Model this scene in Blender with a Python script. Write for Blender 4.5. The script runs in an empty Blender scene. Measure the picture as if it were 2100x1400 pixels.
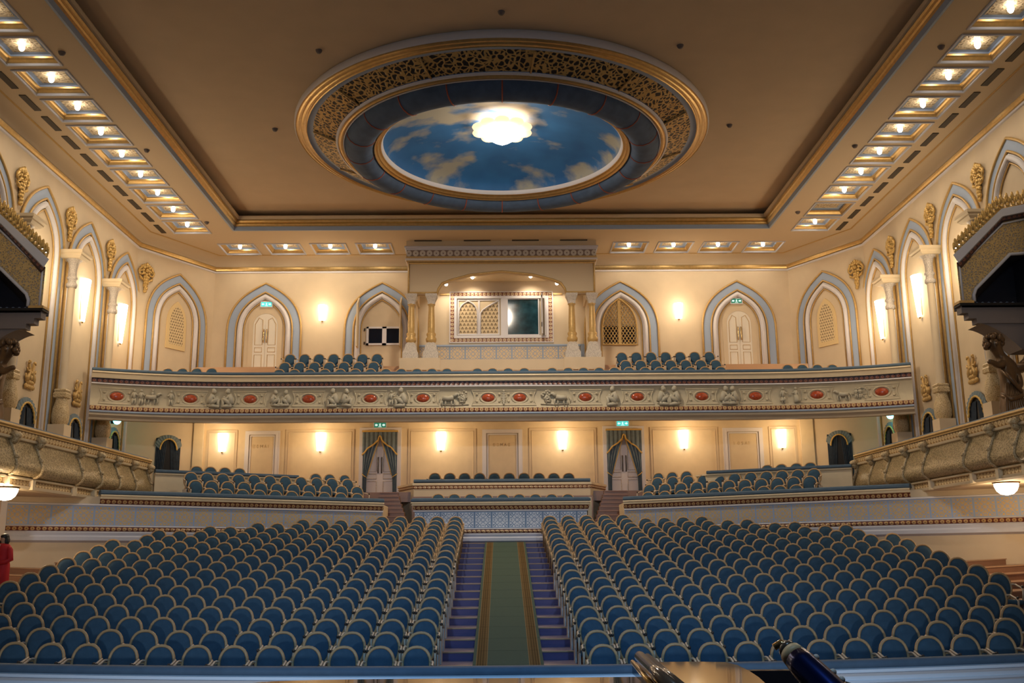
import bpy, math, random
from mathutils import Vector, Matrix
random.seed(7)
sc = bpy.context.scene
PI = math.pi

# ------------------------------------------------------------------ camera, world, light, exposure
FPX, CX, CY, CAMZ = 2060.0, 1050.0, 700.0, 2.37
PITCH, YAW, ROLL = math.radians(12.3443), math.radians(0.6439), math.radians(0.47)
FWD = Vector((math.sin(YAW)*math.cos(PITCH), math.cos(YAW)*math.cos(PITCH), math.sin(PITCH)))
_r = Vector((math.cos(YAW), -math.sin(YAW), 0))
_u = _r.cross(FWD)
RGT = _r*math.cos(ROLL) - _u*math.sin(ROLL)
UPV = _u*math.cos(ROLL) + _r*math.sin(ROLL)
CAM = Vector((0, 0, CAMZ))
cd = bpy.data.cameras.new('camera')
cd.sensor_width = 36.0
cd.lens = FPX/2100*36.0
cd.clip_start = 0.05
cd.clip_end = 300
cam = bpy.data.objects.new('camera', cd)
sc.collection.objects.link(cam)
cam.matrix_world = Matrix(((RGT.x, UPV.x, -FWD.x, 0), (RGT.y, UPV.y, -FWD.y, 0), (RGT.z, UPV.z, -FWD.z, CAMZ), (0, 0, 0, 1)))
sc.camera = cam

w = bpy.data.worlds.new('stage_house')
sc.world = w
w.use_nodes = True
w.node_tree.nodes['Background'].inputs[0].default_value = (0.30, 0.36, 0.55, 1)
w.node_tree.nodes['Background'].inputs[1].default_value = 0.05

vs = sc.view_settings
vs.view_transform = 'Standard'
vs.look = 'None'
vs.exposure = 0.0
vs.gamma = 1.0
vs.use_curve_mapping = False
try:
    sc.cycles.use_denoising = True
    sc.cycles.max_bounces = 6
    sc.cycles.diffuse_bounces = 4
    sc.cycles.glossy_bounces = 3
    sc.cycles.sample_clamp_indirect = 6.0
    sc.cycles.use_light_tree = True
    sc.cycles.caustics_reflective = False
    sc.cycles.caustics_refractive = False
except Exception:
    pass

def spot_lamp(name, loc, target, power, col, size=60, blend=0.6, radius=0.1):
    L = bpy.data.lights.new(name, 'SPOT')
    L.energy = power
    L.color = col
    L.spot_size = math.radians(size)
    L.spot_blend = blend
    L.shadow_soft_size = radius
    o = bpy.data.objects.new(name, L)
    sc.collection.objects.link(o)
    o.location = loc
    d = Vector(target) - Vector(loc)
    o.rotation_euler = d.to_track_quat('-Z', 'Y').to_euler()
    return o

def point_lamp(name, loc, power, col, radius=0.1, parent=None):
    L = bpy.data.lights.new(name, 'POINT')
    L.energy = power
    L.color = col
    L.shadow_soft_size = radius
    o = bpy.data.objects.new(name, L)
    sc.collection.objects.link(o)
    if parent is not None:
        o.parent = parent
        o.location = Vector(loc) - parent.location
    else:
        o.location = loc
    return o

# unseen stage lights on a bridge above and behind the camera, then added fills
STAGE_COL = (0.16, 0.50, 1.0)
spot_lamp('stage_bridge_spot', (-3.5, 1.0, 11.5), (-2.2, 18.5, 0.0), 2700, STAGE_COL, 46, 1.0, 0.25)
spot_lamp('stage_bridge_spot', (3.5, 1.0, 11.5), (2.2, 18.5, 0.0), 2700, STAGE_COL, 46, 1.0, 0.25)
for _x in (-6.5, 6.5):
    spot_lamp('stage_bridge_flood', (_x*0.6, 1.0, 11.5), (_x, 34.0, 4.6), 3600, (0.80, 0.88, 1.0), 46, 0.9, 0.3)
point_lamp('front_fill', (0.0, 1.5, 9.5), 700, (0.45, 0.72, 1.0), 0.3)  # unseen lamp added to fill the rail, piano and front rows
for _x in (-4.5, 4.5):
    spot_lamp('rail_fill', (_x, 9.9, 1.05), (_x*1.1, 15.3, 0.55), 330, (0.85, 0.92, 1.0), 110, 0.9, 0.1)  # unseen low spots added to brighten the rail front
WARM = (1.0, 0.78, 0.52)
WARM2 = (1.0, 0.84, 0.65)

# ------------------------------------------------------------------ pixel -> place on a known plane
def ray(u, v):
    return FWD + RGT*((u-CX)/FPX) - UPV*((v-CY)/FPX)
def atY(u, v, Y):
    d = ray(u, v); return CAM + d*(Y/d.y)
def atX(u, v, X):
    d = ray(u, v); return CAM + d*(X/d.x)
def atZ(u, v, Z):
    d = ray(u, v); return CAM + d*((Z-CAMZ)/d.z)
def atL(u, v, P0, dr):
    """the point of pixel (u, v) on the upright plane through plan point P0 along plan direction dr"""
    d = ray(u, v)
    n = (-dr[1], dr[0])
    t = (P0[0]*n[0] + P0[1]*n[1])/(d.x*n[0] + d.y*n[1])
    return CAM + d*t

# ------------------------------------------------------------------ materials
def nodes(name):
    m = bpy.data.materials.new(name)
    m.use_nodes = True
    nt = m.node_tree
    b = nt.nodes['Principled BSDF']
    return m, nt, b
def mat(name, col, rough=0.6, metal=0.0, noise=0.0, nscale=6.0, bump=0.0, bscale=40.0, spec=0.4, sheen=0.0):
    m, nt, b = nodes(name)
    b.inputs['Base Color'].default_value = (*col, 1)
    b.inputs['Roughness'].default_value = rough
    b.inputs['Metallic'].default_value = metal
    b.inputs['Specular IOR Level'].default_value = spec
    if sheen:
        b.inputs['Sheen Weight'].default_value = sheen
        b.inputs['Sheen Roughness'].default_value = 0.4
        b.inputs['Sheen Tint'].default_value = (0.35, 0.6, 0.8, 1)
    if noise or bump:
        tc = nt.nodes.new('ShaderNodeTexCoord')
    if noise:
        n = nt.nodes.new('ShaderNodeTexNoise'); n.inputs['Scale'].default_value = nscale; n.inputs['Detail'].default_value = 5
        nt.links.new(tc.outputs['Object'], n.inputs['Vector'])
        r = nt.nodes.new('ShaderNodeMapRange')
        r.inputs[1].default_value = 0.25; r.inputs[2].default_value = 0.75
        r.inputs[3].default_value = 1-noise; r.inputs[4].default_value = 1+noise
        nt.links.new(n.outputs['Fac'], r.inputs[0])
        mx = nt.nodes.new('ShaderNodeVectorMath'); mx.operation = 'SCALE'
        mx.inputs[0].default_value = col
        nt.links.new(r.outputs[0], mx.inputs['Scale'])
        nt.links.new(mx.outputs[0], b.inputs['Base Color'])
    if bump:
        n2 = nt.nodes.new('ShaderNodeTexNoise'); n2.inputs['Scale'].default_value = bscale; n2.inputs['Detail'].default_value = 3
        nt.links.new(tc.outputs['Object'], n2.inputs['Vector'])
        bp = nt.nodes.new('ShaderNodeBump'); bp.inputs['Strength'].default_value = bump; bp.inputs['Distance'].default_value = 0.03
        nt.links.new(n2.outputs['Fac'], bp.inputs['Height'])
        nt.links.new(bp.outputs[0], b.inputs['Normal'])
    return m
def emit(name, col, strength):
    m, nt, b = nodes(name)
    b.inputs['Base Color'].default_value = (*[0.8*c for c in col], 1) if strength < 2 else (0.9, 0.9, 0.9, 1)
    b.inputs['Emission Color'].default_value = (*col, 1)
    b.inputs['Emission Strength'].default_value = strength
    return m

class NT:
    """small helper to write pattern arithmetic as nodes"""
    def __init__(s, nt): s.nt = nt
    def m(s, op, a, b=None, c=None):
        n = s.nt.nodes.new('ShaderNodeMath'); n.operation = op
        for i, x in enumerate((a, b, c)):
            if x is None: continue
            if isinstance(x, (int, float)): n.inputs[i].default_value = x
            else: s.nt.links.new(x, n.inputs[i])
        return n.outputs[0]
    def uv(s):
        t = s.nt.nodes.new('ShaderNodeUVMap')
        sp = s.nt.nodes.new('ShaderNodeSeparateXYZ')
        s.nt.links.new(t.outputs[0], sp.inputs[0])
        return sp.outputs[0], sp.outputs[1]
    def mix(s, f, a, b):
        n = s.nt.nodes.new('ShaderNodeMix'); n.data_type = 'RGBA'
        s.nt.links.new(f, n.inputs[0]) if not isinstance(f, (int, float)) else setattr(n.inputs[0], 'default_value', f)
        for x, k in ((a, 6), (b, 7)):
            if isinstance(x, tuple): n.inputs[k].default_value = (*x, 1)
            else: s.nt.links.new(x, n.inputs[k])
        return n.outputs[2]
    def near(s, x, c, wd):      # 1 where |x-c| < wd
        return s.m('COMPARE', x, c, wd)
    def length(s, a, b):
        return s.m('SQRT', s.m('ADD', s.m('MULTIPLY', a, a), s.m('MULTIPLY', b, b)))
    def any(s, *xs):
        r = xs[0]
        for x in xs[1:]: r = s.m('MAXIMUM', r, x)
        return r

def tile_mat(name, ground, motif, rough=0.45):
    """square tiles with a framed, star and scroll motif; u, v in tiles"""
    m, nt, b = nodes(name)
    q = NT(nt); u, v = q.uv()
    x = q.m('ABSOLUTE', q.m('SUBTRACT', q.m('FRACT', u), 0.5))
    y = q.m('ABSOLUTE', q.m('SUBTRACT', q.m('FRACT', v), 0.5))
    hi = q.m('MAXIMUM', x, y); lo = q.m('MINIMUM', x, y)
    diag = q.near(q.m('SUBTRACT', hi, lo), 0.0, 0.030)
    diag = q.m('MULTIPLY', diag, q.m('LESS_THAN', hi, 0.40))
    arc1 = q.near(q.length(q.m('SUBTRACT', hi, 0.33), lo), 0.085, 0.024)
    arc2 = q.near(q.length(q.m('SUBTRACT', hi, 0.22), q.m('SUBTRACT', lo, 0.10)), 0.055, 0.024)
    arc3 = q.m('LESS_THAN', q.length(q.m('SUBTRACT', hi, 0.37), q.m('SUBTRACT', lo, 0.20)), 0.06)
    dot = q.m('LESS_THAN', q.length(x, y), 0.055)
    ax = q.m('MULTIPLY', q.near(lo, 0.0, 0.016), q.m('LESS_THAN', hi, 0.42))
    fr = q.near(hi, 0.435, 0.012)
    f = q.m('MULTIPLY', q.any(diag, arc1, arc2, arc3, dot, ax, fr), q.m('LESS_THAN', hi, 0.45))
    col = q.mix(f, ground, motif)
    nt.links.new(col, b.inputs['Base Color'])
    b.inputs['Roughness'].default_value = rough
    return m
def bead_mat(name, ground, bead, rough=0.4, gap=0.38):
    m, nt, b = nodes(name)
    q = NT(nt); u, v = q.uv()
    x = q.m('SUBTRACT', q.m('FRACT', u), 0.5)
    y = q.m('SUBTRACT', v, 0.5)
    r = q.length(x, q.m('MULTIPLY', y, 0.9))
    f = q.m('LESS_THAN', r, gap)
    f2 = q.m('MULTIPLY', f, q.m('GREATER_THAN', r, 0.10))
    nt.links.new(q.mix(f2, ground, bead), b.inputs['Base Color'])
    b.inputs['Roughness'].default_value = rough
    bp = nt.nodes.new('ShaderNodeBump'); bp.inputs['Strength'].default_value = 0.6; bp.inputs['Distance'].default_value = 0.04
    nt.links.new(q.m('SUBTRACT', 0.5, r), bp.inputs['Height'])
    nt.links.new(bp.outputs[0], b.inputs['Normal'])
    return m
def filigree_mat(name, lo, hi, scale, thr=0.12, metal=0.6, rough=0.35, uvs=True, strength=0.8):
    """carved openwork: gold foliage strands around dark gaps"""
    m, nt, b = nodes(name)
    q = NT(nt)
    tc = nt.nodes.new('ShaderNodeTexCoord')
    nz = nt.nodes.new('ShaderNodeTexNoise'); nz.inputs['Scale'].default_value = scale*0.5
    va = nt.nodes.new('ShaderNodeVectorMath'); va.operation = 'MULTIPLY_ADD'
    va.inputs[1].default_value = (0.5/scale*3, 0.5/scale*3, 0.5/scale*3)
    nt.links.new(tc.outputs['Object'], nz.inputs['Vector'])
    nt.links.new(nz.outputs['Color'], va.inputs[0])
    nt.links.new(tc.outputs['Object'], va.inputs[2])
    vo = nt.nodes.new('ShaderNodeTexVoronoi'); vo.feature = 'DISTANCE_TO_EDGE'; vo.inputs['Scale'].default_value = scale
    nt.links.new(va.outputs[0], vo.inputs['Vector'])
    mr = nt.nodes.new('ShaderNodeMapRange')
    mr.inputs[1].default_value = thr; mr.inputs[2].default_value = thr+0.08
    mr.inputs[3].default_value = 1.0; mr.inputs[4].default_value = 0.0
    nt.links.new(vo.outputs['Distance'], mr.inputs[0])
    nt.links.new(q.mix(mr.outputs[0], lo, hi), b.inputs['Base Color'])
    nt.links.new(q.m('MULTIPLY', mr.outputs[0], metal), b.inputs['Metallic'])
    b.inputs['Roughness'].default_value = rough
    bp = nt.nodes.new('ShaderNodeBump'); bp.inputs['Strength'].default_value = strength; bp.inputs['Distance'].default_value = 0.06
    nt.links.new(mr.outputs[0], bp.inputs['Height'])
    nt.links.new(bp.outputs[0], b.inputs['Normal'])
    return m
def grille_mat(name, cream, dark, n=1.0):
    """pierced screen of small trefoil holes; u, v in cells"""
    m, nt, b = nodes(name)
    q = NT(nt); u, v = q.uv()
    row = q.m('FLOOR', v)
    uu = q.m('ADD', u, q.m('MULTIPLY', q.m('FRACT', q.m('MULTIPLY', row, 0.5)), 1.0))
    x = q.m('SUBTRACT', q.m('FRACT', uu), 0.5); y = q.m('SUBTRACT', q.m('FRACT', v), 0.5)
    ax = q.m('ABSOLUTE', x)
    a = q.m('LESS_THAN', q.length(x, q.m('SUBTRACT', y, 0.17)), 0.20)
    c = q.m('LESS_THAN', q.length(q.m('SUBTRACT', ax, 0.2), q.m('ADD', y, 0.16)), 0.18)
    nt.links.new(q.mix(q.any(a, c), cream, dark), b.inputs['Base Color'])
    b.inputs['Roughness'].default_value = 0.6
    return m
def carpet_mat(name):
    """u across the runner 0..1, v metres along"""
    m, nt, b = nodes(name)
    q = NT(nt); u, v = q.uv()
    e = q.m('ABSOLUTE', q.m('SUBTRACT', u, 0.5))
    tc = nt.nodes.new('ShaderNodeTexCoord')
    nz = nt.nodes.new('ShaderNodeTexNoise'); nz.inputs['Scale'].default_value = 9
    nt.links.new(tc.outputs['Object'], nz.inputs['Vector'])
    nf = nt.nodes.new('ShaderNodeTexNoise'); nf.inputs['Scale'].default_value = 90
    nt.links.new(tc.outputs['Object'], nf.inputs['Vector'])
    green = q.mix(nf.outputs['Fac'], (0.055, 0.085, 0.062), (0.105, 0.14, 0.10))
    fx = q.m('SUBTRACT', q.m('FRACT', q.m('MULTIPLY', u, 28)), 0.5); fy = q.m('SUBTRACT', q.m('FRACT', q.m('MULTIPLY', v, 18)), 0.5)
    dot = q.m('LESS_THAN', q.length(fx, fy), 0.33)
    gold = q.mix(dot, (0.085, 0.05, 0.016), (0.20, 0.125, 0.045))
    band = q.near(e, 0.375, 0.075)
    c1 = q.mix(band, green, gold)
    line = q.any(q.near(e, 0.30, 0.006), q.near(e, 0.45, 0.006), q.near(e, 0.325, 0.003))
    c2 = q.mix(line, c1, (0.24, 0.16, 0.07))
    nt.links.new(c2, b.inputs['Base Color'])
    b.inputs['Roughness'].default_value = 0.9
    b.inputs['Specular IOR Level'].default_value = 0.1
    return m
def cloud_mat(name):
    m, nt, b = nodes(name)
    q = NT(nt)
    tc = nt.nodes.new('ShaderNodeTexCoord')
    mp = nt.nodes.new('ShaderNodeMapping'); mp.inputs['Scale'].default_value = (0.30, 0.42, 0.3); mp.inputs['Location'].default_value = (1.35, 0.2, 0)
    nt.links.new(tc.outputs['Object'], mp.inputs[0])
    n = nt.nodes.new('ShaderNodeTexNoise'); n.inputs['Scale'].default_value = 2.1; n.inputs['Detail'].default_value = 5; n.inputs['Roughness'].default_value = 0.5
    nt.links.new(mp.outputs[0], n.inputs['Vector'])
    mr = nt.nodes.new('ShaderNodeMapRange'); mr.inputs[1].default_value = 0.50; mr.inputs[2].default_value = 0.62
    nt.links.new(n.outputs['Fac'], mr.inputs[0])
    n2 = nt.nodes.new('ShaderNodeTexNoise'); n2.inputs['Scale'].default_value = 1.0
    nt.links.new(tc.outputs['Object'], n2.inputs['Vector'])
    sky = q.mix(n2.outputs['Fac'], (0.010, 0.08, 0.23), (0.035, 0.19, 0.46))
    nt.links.new(q.mix(mr.outputs[0], sky, (0.36, 0.34, 0.27)), b.inputs['Base Color'])
    b.inputs['Roughness'].default_value = 0.7
    return m
def wood_mat(name, c1, c2, rough=0.3, scale=(0.6, 9, 9)):
    m, nt, b = nodes(name)
    q = NT(nt)
    tc = nt.nodes.new('ShaderNodeTexCoord')
    mp = nt.nodes.new('ShaderNodeMapping'); mp.inputs['Scale'].default_value = scale
    nt.links.new(tc.outputs['Object'], mp.inputs[0])
    n = nt.nodes.new('ShaderNodeTexNoise'); n.inputs['Scale'].default_value = 2.0; n.inputs['Detail'].default_value = 6
    nt.links.new(mp.outputs[0], n.inputs['Vector'])
    nt.links.new(q.mix(n.outputs['Fac'], c1, c2), b.inputs['Base Color'])
    b.inputs['Roughness'].default_value = rough
    return m

CREAM = mat('cream_plaster', (0.66, 0.53, 0.355), 0.7, noise=0.05, nscale=1.5)
CREAM_L = mat('pale_cream_panel', (0.74, 0.60, 0.39), 0.65, noise=0.05, nscale=3)
CEIL = mat('ceiling_paint', (0.60, 0.46, 0.30), 0.8, noise=0.04, nscale=1.2)
SOFFIT = mat('soffit_paint', (0.62, 0.49, 0.32), 0.75)
WHITE = mat('white_trim', (0.74, 0.71, 0.71), 0.5)
WHITE_D = mat('white_door_paint', (0.80, 0.73, 0.60), 0.45)
GREYW = mat('pale_grey_paint', (0.58, 0.59, 0.65), 0.5)
BLUE = mat('grey_blue_band', (0.35, 0.43, 0.56), 0.6)
GOLD = mat('gilding', (0.66, 0.45, 0.18), 0.32, metal=0.8, noise=0.12, nscale=8)
GOLDP = mat('gold_paint', (0.56, 0.36, 0.13), 0.45, metal=0.25, noise=0.1, nscale=10)
CARVED = filigree_mat('carved_cream_gold', (0.40, 0.28, 0.13), (0.62, 0.47, 0.26), 20, thr=0.13, metal=0.1, rough=0.5, strength=0.5)
CARVEDW = filigree_mat('carved_white', (0.46, 0.40, 0.34), (0.68, 0.60, 0.50), 24, thr=0.13, metal=0.0, rough=0.5, strength=0.5)
GILTCARVE = mat('gilt_carving', (0.62, 0.41, 0.14), 0.38, metal=0.55, noise=0.3, nscale=14, bump=1.0, bscale=12)
BRONZE = mat('dark_bronze', (0.13, 0.075, 0.035), 0.33, metal=0.35, noise=0.3, nscale=4)
RELIEF = mat('relief_plaster', (0.47, 0.42, 0.31), 0.6)
COVE = mat('fascia_plaster', (0.55, 0.47, 0.32), 0.6, noise=0.06, nscale=5)
REDSTONE = mat('red_marble', (0.40, 0.075, 0.03), 0.15, noise=0.45, nscale=14)
DARKRED = (0.13, 0.025, 0.012)
BEAD = bead_mat('red_gold_beads', DARKRED, (0.52, 0.33, 0.14))
BEADT = bead_mat('dark_red_beads', (0.045, 0.016, 0.018), (0.22, 0.075, 0.04), gap=0.3)
BEADC = bead_mat('cream_red_beads', (0.20, 0.05, 0.02), (0.60, 0.44, 0.25), gap=0.40)
BEADG = bead_mat('cream_gold_beads', (0.30, 0.16, 0.05), (0.66, 0.48, 0.24), gap=0.42)
TILEG = tile_mat('blue_gold_tiles', (0.33, 0.43, 0.62), (0.64, 0.45, 0.20))
TILEW = tile_mat('blue_white_tiles', (0.17, 0.27, 0.42), (0.80, 0.83, 0.88))
TILEB = tile_mat('booth_tiles', (0.24, 0.30, 0.40), (0.66, 0.48, 0.24))
FRIEZE = bead_mat('palmette_frieze', (0.22, 0.16, 0.13), (0.60, 0.56, 0.50), gap=0.42)
OPENW = filigree_mat('gold_openwork', (0.006, 0.004, 0.003), (0.60, 0.40, 0.14), 6.0, thr=0.095, metal=0.4)
BOXREL = filigree_mat('box_front_relief', (0.27, 0.195, 0.09), (0.50, 0.38, 0.20), 13, thr=0.10, metal=0.15, rough=0.4, strength=0.6)
LOGEREL = filigree_mat('loge_relief', (0.38, 0.32, 0.25), (0.62, 0.45, 0.20), 13, thr=0.15, metal=0.2, rough=0.45)
COFREL = filigree_mat('coffer_relief', (0.40, 0.30, 0.17), (0.68, 0.55, 0.34), 9, thr=0.16, metal=0.1, rough=0.5)
GRILLE = grille_mat('pierced_screen', (0.72, 0.56, 0.31), (0.20, 0.13, 0.06))
GRILLEL = grille_mat('booth_screen', (0.70, 0.54, 0.31), (0.20, 0.13, 0.06))
VELVET = mat('blue_velvet', (0.046, 0.094, 0.142), 0.8, noise=0.16, nscale=9, spec=0.12)
CUSH = mat('blue_cushion', (0.085, 0.13, 0.18), 0.7, noise=0.1, nscale=5, spec=0.2)
FABRIC = mat('night_blue_fabric', (0.075, 0.12, 0.20), 0.75, noise=0.22, nscale=2.5, bump=0.25, bscale=5)
SEAM = mat('red_cord', (0.36, 0.08, 0.04), 0.6)
CHAIRW = mat('gilt_chair_wood', (0.50, 0.31, 0.145), 0.42, noise=0.12, nscale=15)
CHAIRA = mat('pale_arm_shine', (0.62, 0.48, 0.34), 0.4)  # arms paler than the frame, their shine put into the colour
CHAIRP = mat('white_end_panel', (0.62, 0.55, 0.48), 0.45, noise=0.1, nscale=20)
KNOB = mat('dark_knob', (0.06, 0.045, 0.035), 0.25)
CURT = mat('blue_green_curtain', (0.16, 0.205, 0.23), 0.8, noise=0.15, nscale=6, sheen=0.2)
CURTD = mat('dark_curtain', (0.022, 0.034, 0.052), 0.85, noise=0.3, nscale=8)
FRINGE = mat('gold_fringe', (0.62, 0.40, 0.11), 0.55)
BLACK = mat('black_void', (0.004, 0.004, 0.006), 0.5)
VENT = mat('vent_metal', (0.055, 0.042, 0.028), 0.6)
DETECT = mat('detector_plastic', (0.16, 0.13, 0.12), 0.5)
PARQ = wood_mat('stalls_parquet', (0.050, 0.042, 0.115), (0.105, 0.075, 0.165), 0.42)  # violet tint carries the blue stage light in the wood colour
RISER = wood_mat('riser_board', (0.065, 0.050, 0.135), (0.135, 0.095, 0.21), 0.35)  # bluish stage light on the risers put into the board colour
NOSING = mat('step_nosing', (0.46, 0.28, 0.16), 0.4)
WOODR = wood_mat('red_floor_boards', (0.21, 0.105, 0.06), (0.32, 0.165, 0.095), 0.35)
WOODO = wood_mat('oak_floor_boards', (0.46, 0.26, 0.12), (0.58, 0.34, 0.17), 0.4)
RUNNER = carpet_mat('aisle_carpet')
XCARP = mat('cross_carpet', (0.15, 0.15, 0.09), 0.9, noise=0.15, nscale=25)
CLOUD = cloud_mat('painted_sky')
SEAPANE = mat('painted_scene_pane', (0.014, 0.050, 0.066), 0.08, noise=0.75, nscale=2.2, spec=0.6)  # teal mottling painted in for the scene mirrored in the glass
GLASSD = mat('dark_window_glass', (0.006, 0.010, 0.022), 0.05, spec=0.6)
SHADE = emit('glowing_sconce_glass', (1.0, 0.92, 0.82), 5.0)
BULB = emit('glowing_bulb', (1.0, 0.86, 0.72), 26.0)
CRYSTAL = emit('glowing_crystal', (1.0, 0.88, 0.76), 11.0)
PETAL = emit('glowing_petal_glass', (1.0, 0.66, 0.36), 1.6)
DOME = emit('glowing_dome_glass', (1.0, 0.82, 0.60), 8.0)
SIGNG = emit('green_sign_face', (0.02, 0.16, 0.10), 0.9)
SIGNW = emit('lit_sign_symbol', (0.75, 1.0, 0.95), 1.0)
SIGNB = emit('bright_green_sign_face', (0.08, 0.62, 0.60), 0.9)
TEAL = emit('teal_lamp_glow', (0.10, 0.85, 0.95), 14.0)
LACQ = mat('black_piano_lacquer', (0.006, 0.006, 0.007), 0.04, spec=1.0)
for _m in (LACQ,):
    _b = _m.node_tree.nodes['Principled BSDF']; _b.inputs['IOR'].default_value = 1.9
BRASS = mat('brass', (0.80, 0.56, 0.25), 0.2, metal=1.0)
SKIN = mat('skin', (0.55, 0.30, 0.18), 0.5)
HAIR = mat('dark_hair', (0.012, 0.009, 0.008), 0.5)
REDSUIT = mat('red_suit_cloth', (0.48, 0.012, 0.016), 0.7, noise=0.1, nscale=7)
BLOUSE = mat('pale_blouse', (0.62, 0.45, 0.35), 0.7)
STOCK = mat('dark_stockings', (0.12, 0.06, 0.04), 0.6)
BLUEGLOSS = mat('glossy_blue_black', (0.006, 0.016, 0.10), 0.2, metal=0.85)
TAN = mat('tan_leather', (0.62, 0.42, 0.22), 0.5)
LETTER = mat('engraved_letter', (0.62, 0.46, 0.26), 0.6)

# ------------------------------------------------------------------ mesh building
class MB:
    def __init__(s):
        s.v, s.f, s.uv, s.mi, s.k, s.sm = [], [], [], [], 0, []
        s.smooth = False
    def face(s, idx, uv=None):
        s.f.append(tuple(idx)); s.uv.append(uv); s.mi.append(s.k); s.sm.append(s.smooth)
    def add(s, pts):
        n = len(s.v); s.v.extend(Vector(p) for p in pts); return n
    def quad(s, a, b, c, d, uv=None):
        n = s.add((a, b, c, d)); s.face((n, n+1, n+2, n+3), uv)
    def box(s, x0, x1, y0, y1, z0, z1, fr=None):
        P = [(x, y, z) for z in (z0, z1) for y in (y0, y1) for x in (x0, x1)]
        if fr is not None: P = [fr @ Vector(p) for p in P]
        n = s.add(P)
        for f in ((0, 2, 3, 1), (4, 5, 7, 6), (0, 1, 5, 4), (2, 6, 7, 3), (0, 4, 6, 2), (1, 3, 7, 5)):
            s.face([n+i for i in f])
    def tube(s, path, r, n=8, closed=False, cap=True):
        P = [Vector(p) for p in path]; N = len(P)
        R = r if isinstance(r, (list, tuple)) else [r]*N
        rings = []
        t0 = (P[1]-P[0]).normalized()
        up = Vector((0, 0, 1)) if abs(t0.z) < 0.9 else Vector((1, 0, 0))
        side = t0.cross(up).normalized()
        sm = s.smooth; s.smooth = True
        for i in range(N):
            if closed: t = (P[(i+1) % N]-P[i-1])
            else: t = P[min(i+1, N-1)]-P[max(i-1, 0)]
            t.normalize()
            side = (side - t*side.dot(t)).normalized()
            b = t.cross(side)
            rings.append(s.add([P[i] + (side*math.cos(2*PI*k/n) + b*math.sin(2*PI*k/n))*R[i] for k in range(n)]))
        for i in range(N if closed else N-1):
            a, c = rings[i], rings[(i+1) % N]
            for k in range(n):
                s.face((a+k, a+(k+1) % n, c+(k+1) % n, c+k))
        if cap and not closed:
            s.face([rings[0]+k for k in range(n)][::-1]); s.face([rings[-1]+k for k in range(n)])
        s.smooth = sm
    def lathe(s, prof, cx, cy, n=24, a0=0.0, a1=2*PI, sy=1.0):
        full = abs(a1-a0-2*PI) < 1e-6
        m = n if full else n+1
        sm = s.smooth; s.smooth = True
        rings = [s.add([(cx+r*math.cos(a0+(a1-a0)*k/n), cy+sy*r*math.sin(a0+(a1-a0)*k/n), z) for k in range(m)]) for r, z in prof]
        for i in range(len(prof)-1):
            a, c = rings[i], rings[i+1]
            for k in range(n):
                k2 = (k+1) % m if full else k+1
                s.face((a+k, a+k2, c+k2, c+k))
        s.smooth = sm
    def prof_box(s, prof, cx, cy, fr=None):
        """square lathe: prof = [(half width, z)]"""
        rings = []
        for r, z in prof:
            P = [(cx-r, cy-r, z), (cx+r, cy-r, z), (cx+r, cy+r, z), (cx-r, cy+r, z)]
            rings.append(s.add(P))
        for i in range(len(prof)-1):
            a, c = rings[i], rings[i+1]
            for k in range(4): s.face((a+k, a+(k+1) % 4, c+(k+1) % 4, c+k))
        s.face([rings[0]+k for k in (3, 2, 1, 0)]); s.face([rings[-1]+k for k in range(4)])
    def blob(s, c, r, rot=None, nu=10, nv=7):
        c = Vector(c); sm = s.smooth; s.smooth = True
        M = rot or Matrix.Identity(3)
        if isinstance(r, (int, float)): r = (r, r, r)
        top = s.add([c + M @ Vector((0, 0, r[2]))])
        rings = []
        for j in range(1, nv):
            th = PI*j/nv
            rings.append(s.add([c + M @ Vector((r[0]*math.sin(th)*math.cos(2*PI*i/nu), r[1]*math.sin(th)*math.sin(2*PI*i/nu), r[2]*math.cos(th))) for i in range(nu)]))
        bot = s.add([c + M @ Vector((0, 0, -r[2]))])
        for i in range(nu):
            s.face((top, rings[0]+i, rings[0]+(i+1) % nu)); s.face((bot, rings[-1]+(i+1) % nu, rings[-1]+i))
        for j in range(len(rings)-1):
            for i in range(nu):
                s.face((rings[j]+i, rings[j+1]+i, rings[j+1]+(i+1) % nu, rings[j]+(i+1) % nu))
        s.smooth = sm
    def sweep(s, prof, path, closed=False, us=1.0, caps=False, v01=True, smooth=False):
        """prof [(d, z)]: d metres to the right-hand side of the path seen from above; path [(x, y)] or [(x, y, dz)]; u in metres*us"""
        N = len(path); L = [0.0]
        for i in range(1, N+1):
            a, b = path[i-1], path[i % N]
            L.append(L[-1] + math.hypot(b[0]-a[0], b[1]-a[1]))
        H = [0.0]
        for i in range(1, len(prof)): H.append(H[-1] + math.hypot(prof[i][0]-prof[i-1][0], prof[i][1]-prof[i-1][1]))
        nh = H[-1] or 1.0
        def nrm(a, b):
            dx, dy = b[0]-a[0], b[1]-a[1]; l = math.hypot(dx, dy) or 1; return (dy/l, -dx/l)
        cols = []
        for i in range(N + (1 if closed else 0)):
            j = i % N
            if closed or 0 < j < N-1:
                n1 = nrm(path[j-1], path[j]); n2 = nrm(path[j], path[(j+1) % N])
            elif j == 0: n1 = n2 = nrm(path[0], path[1])
            else: n1 = n2 = nrm(path[-2], path[-1])
            mx_, my_ = n1[0]+n2[0], n1[1]+n2[1]
            q = mx_*n1[0] + my_*n1[1]
            mx_, my_ = mx_/q, my_/q
            dz = path[j][2] if len(path[j]) > 2 else 0
            cols.append(s.add([(path[j][0]+mx_*d, path[j][1]+my_*d, z+dz) for d, z in prof]))
        sm = s.smooth; s.smooth = smooth
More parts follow.
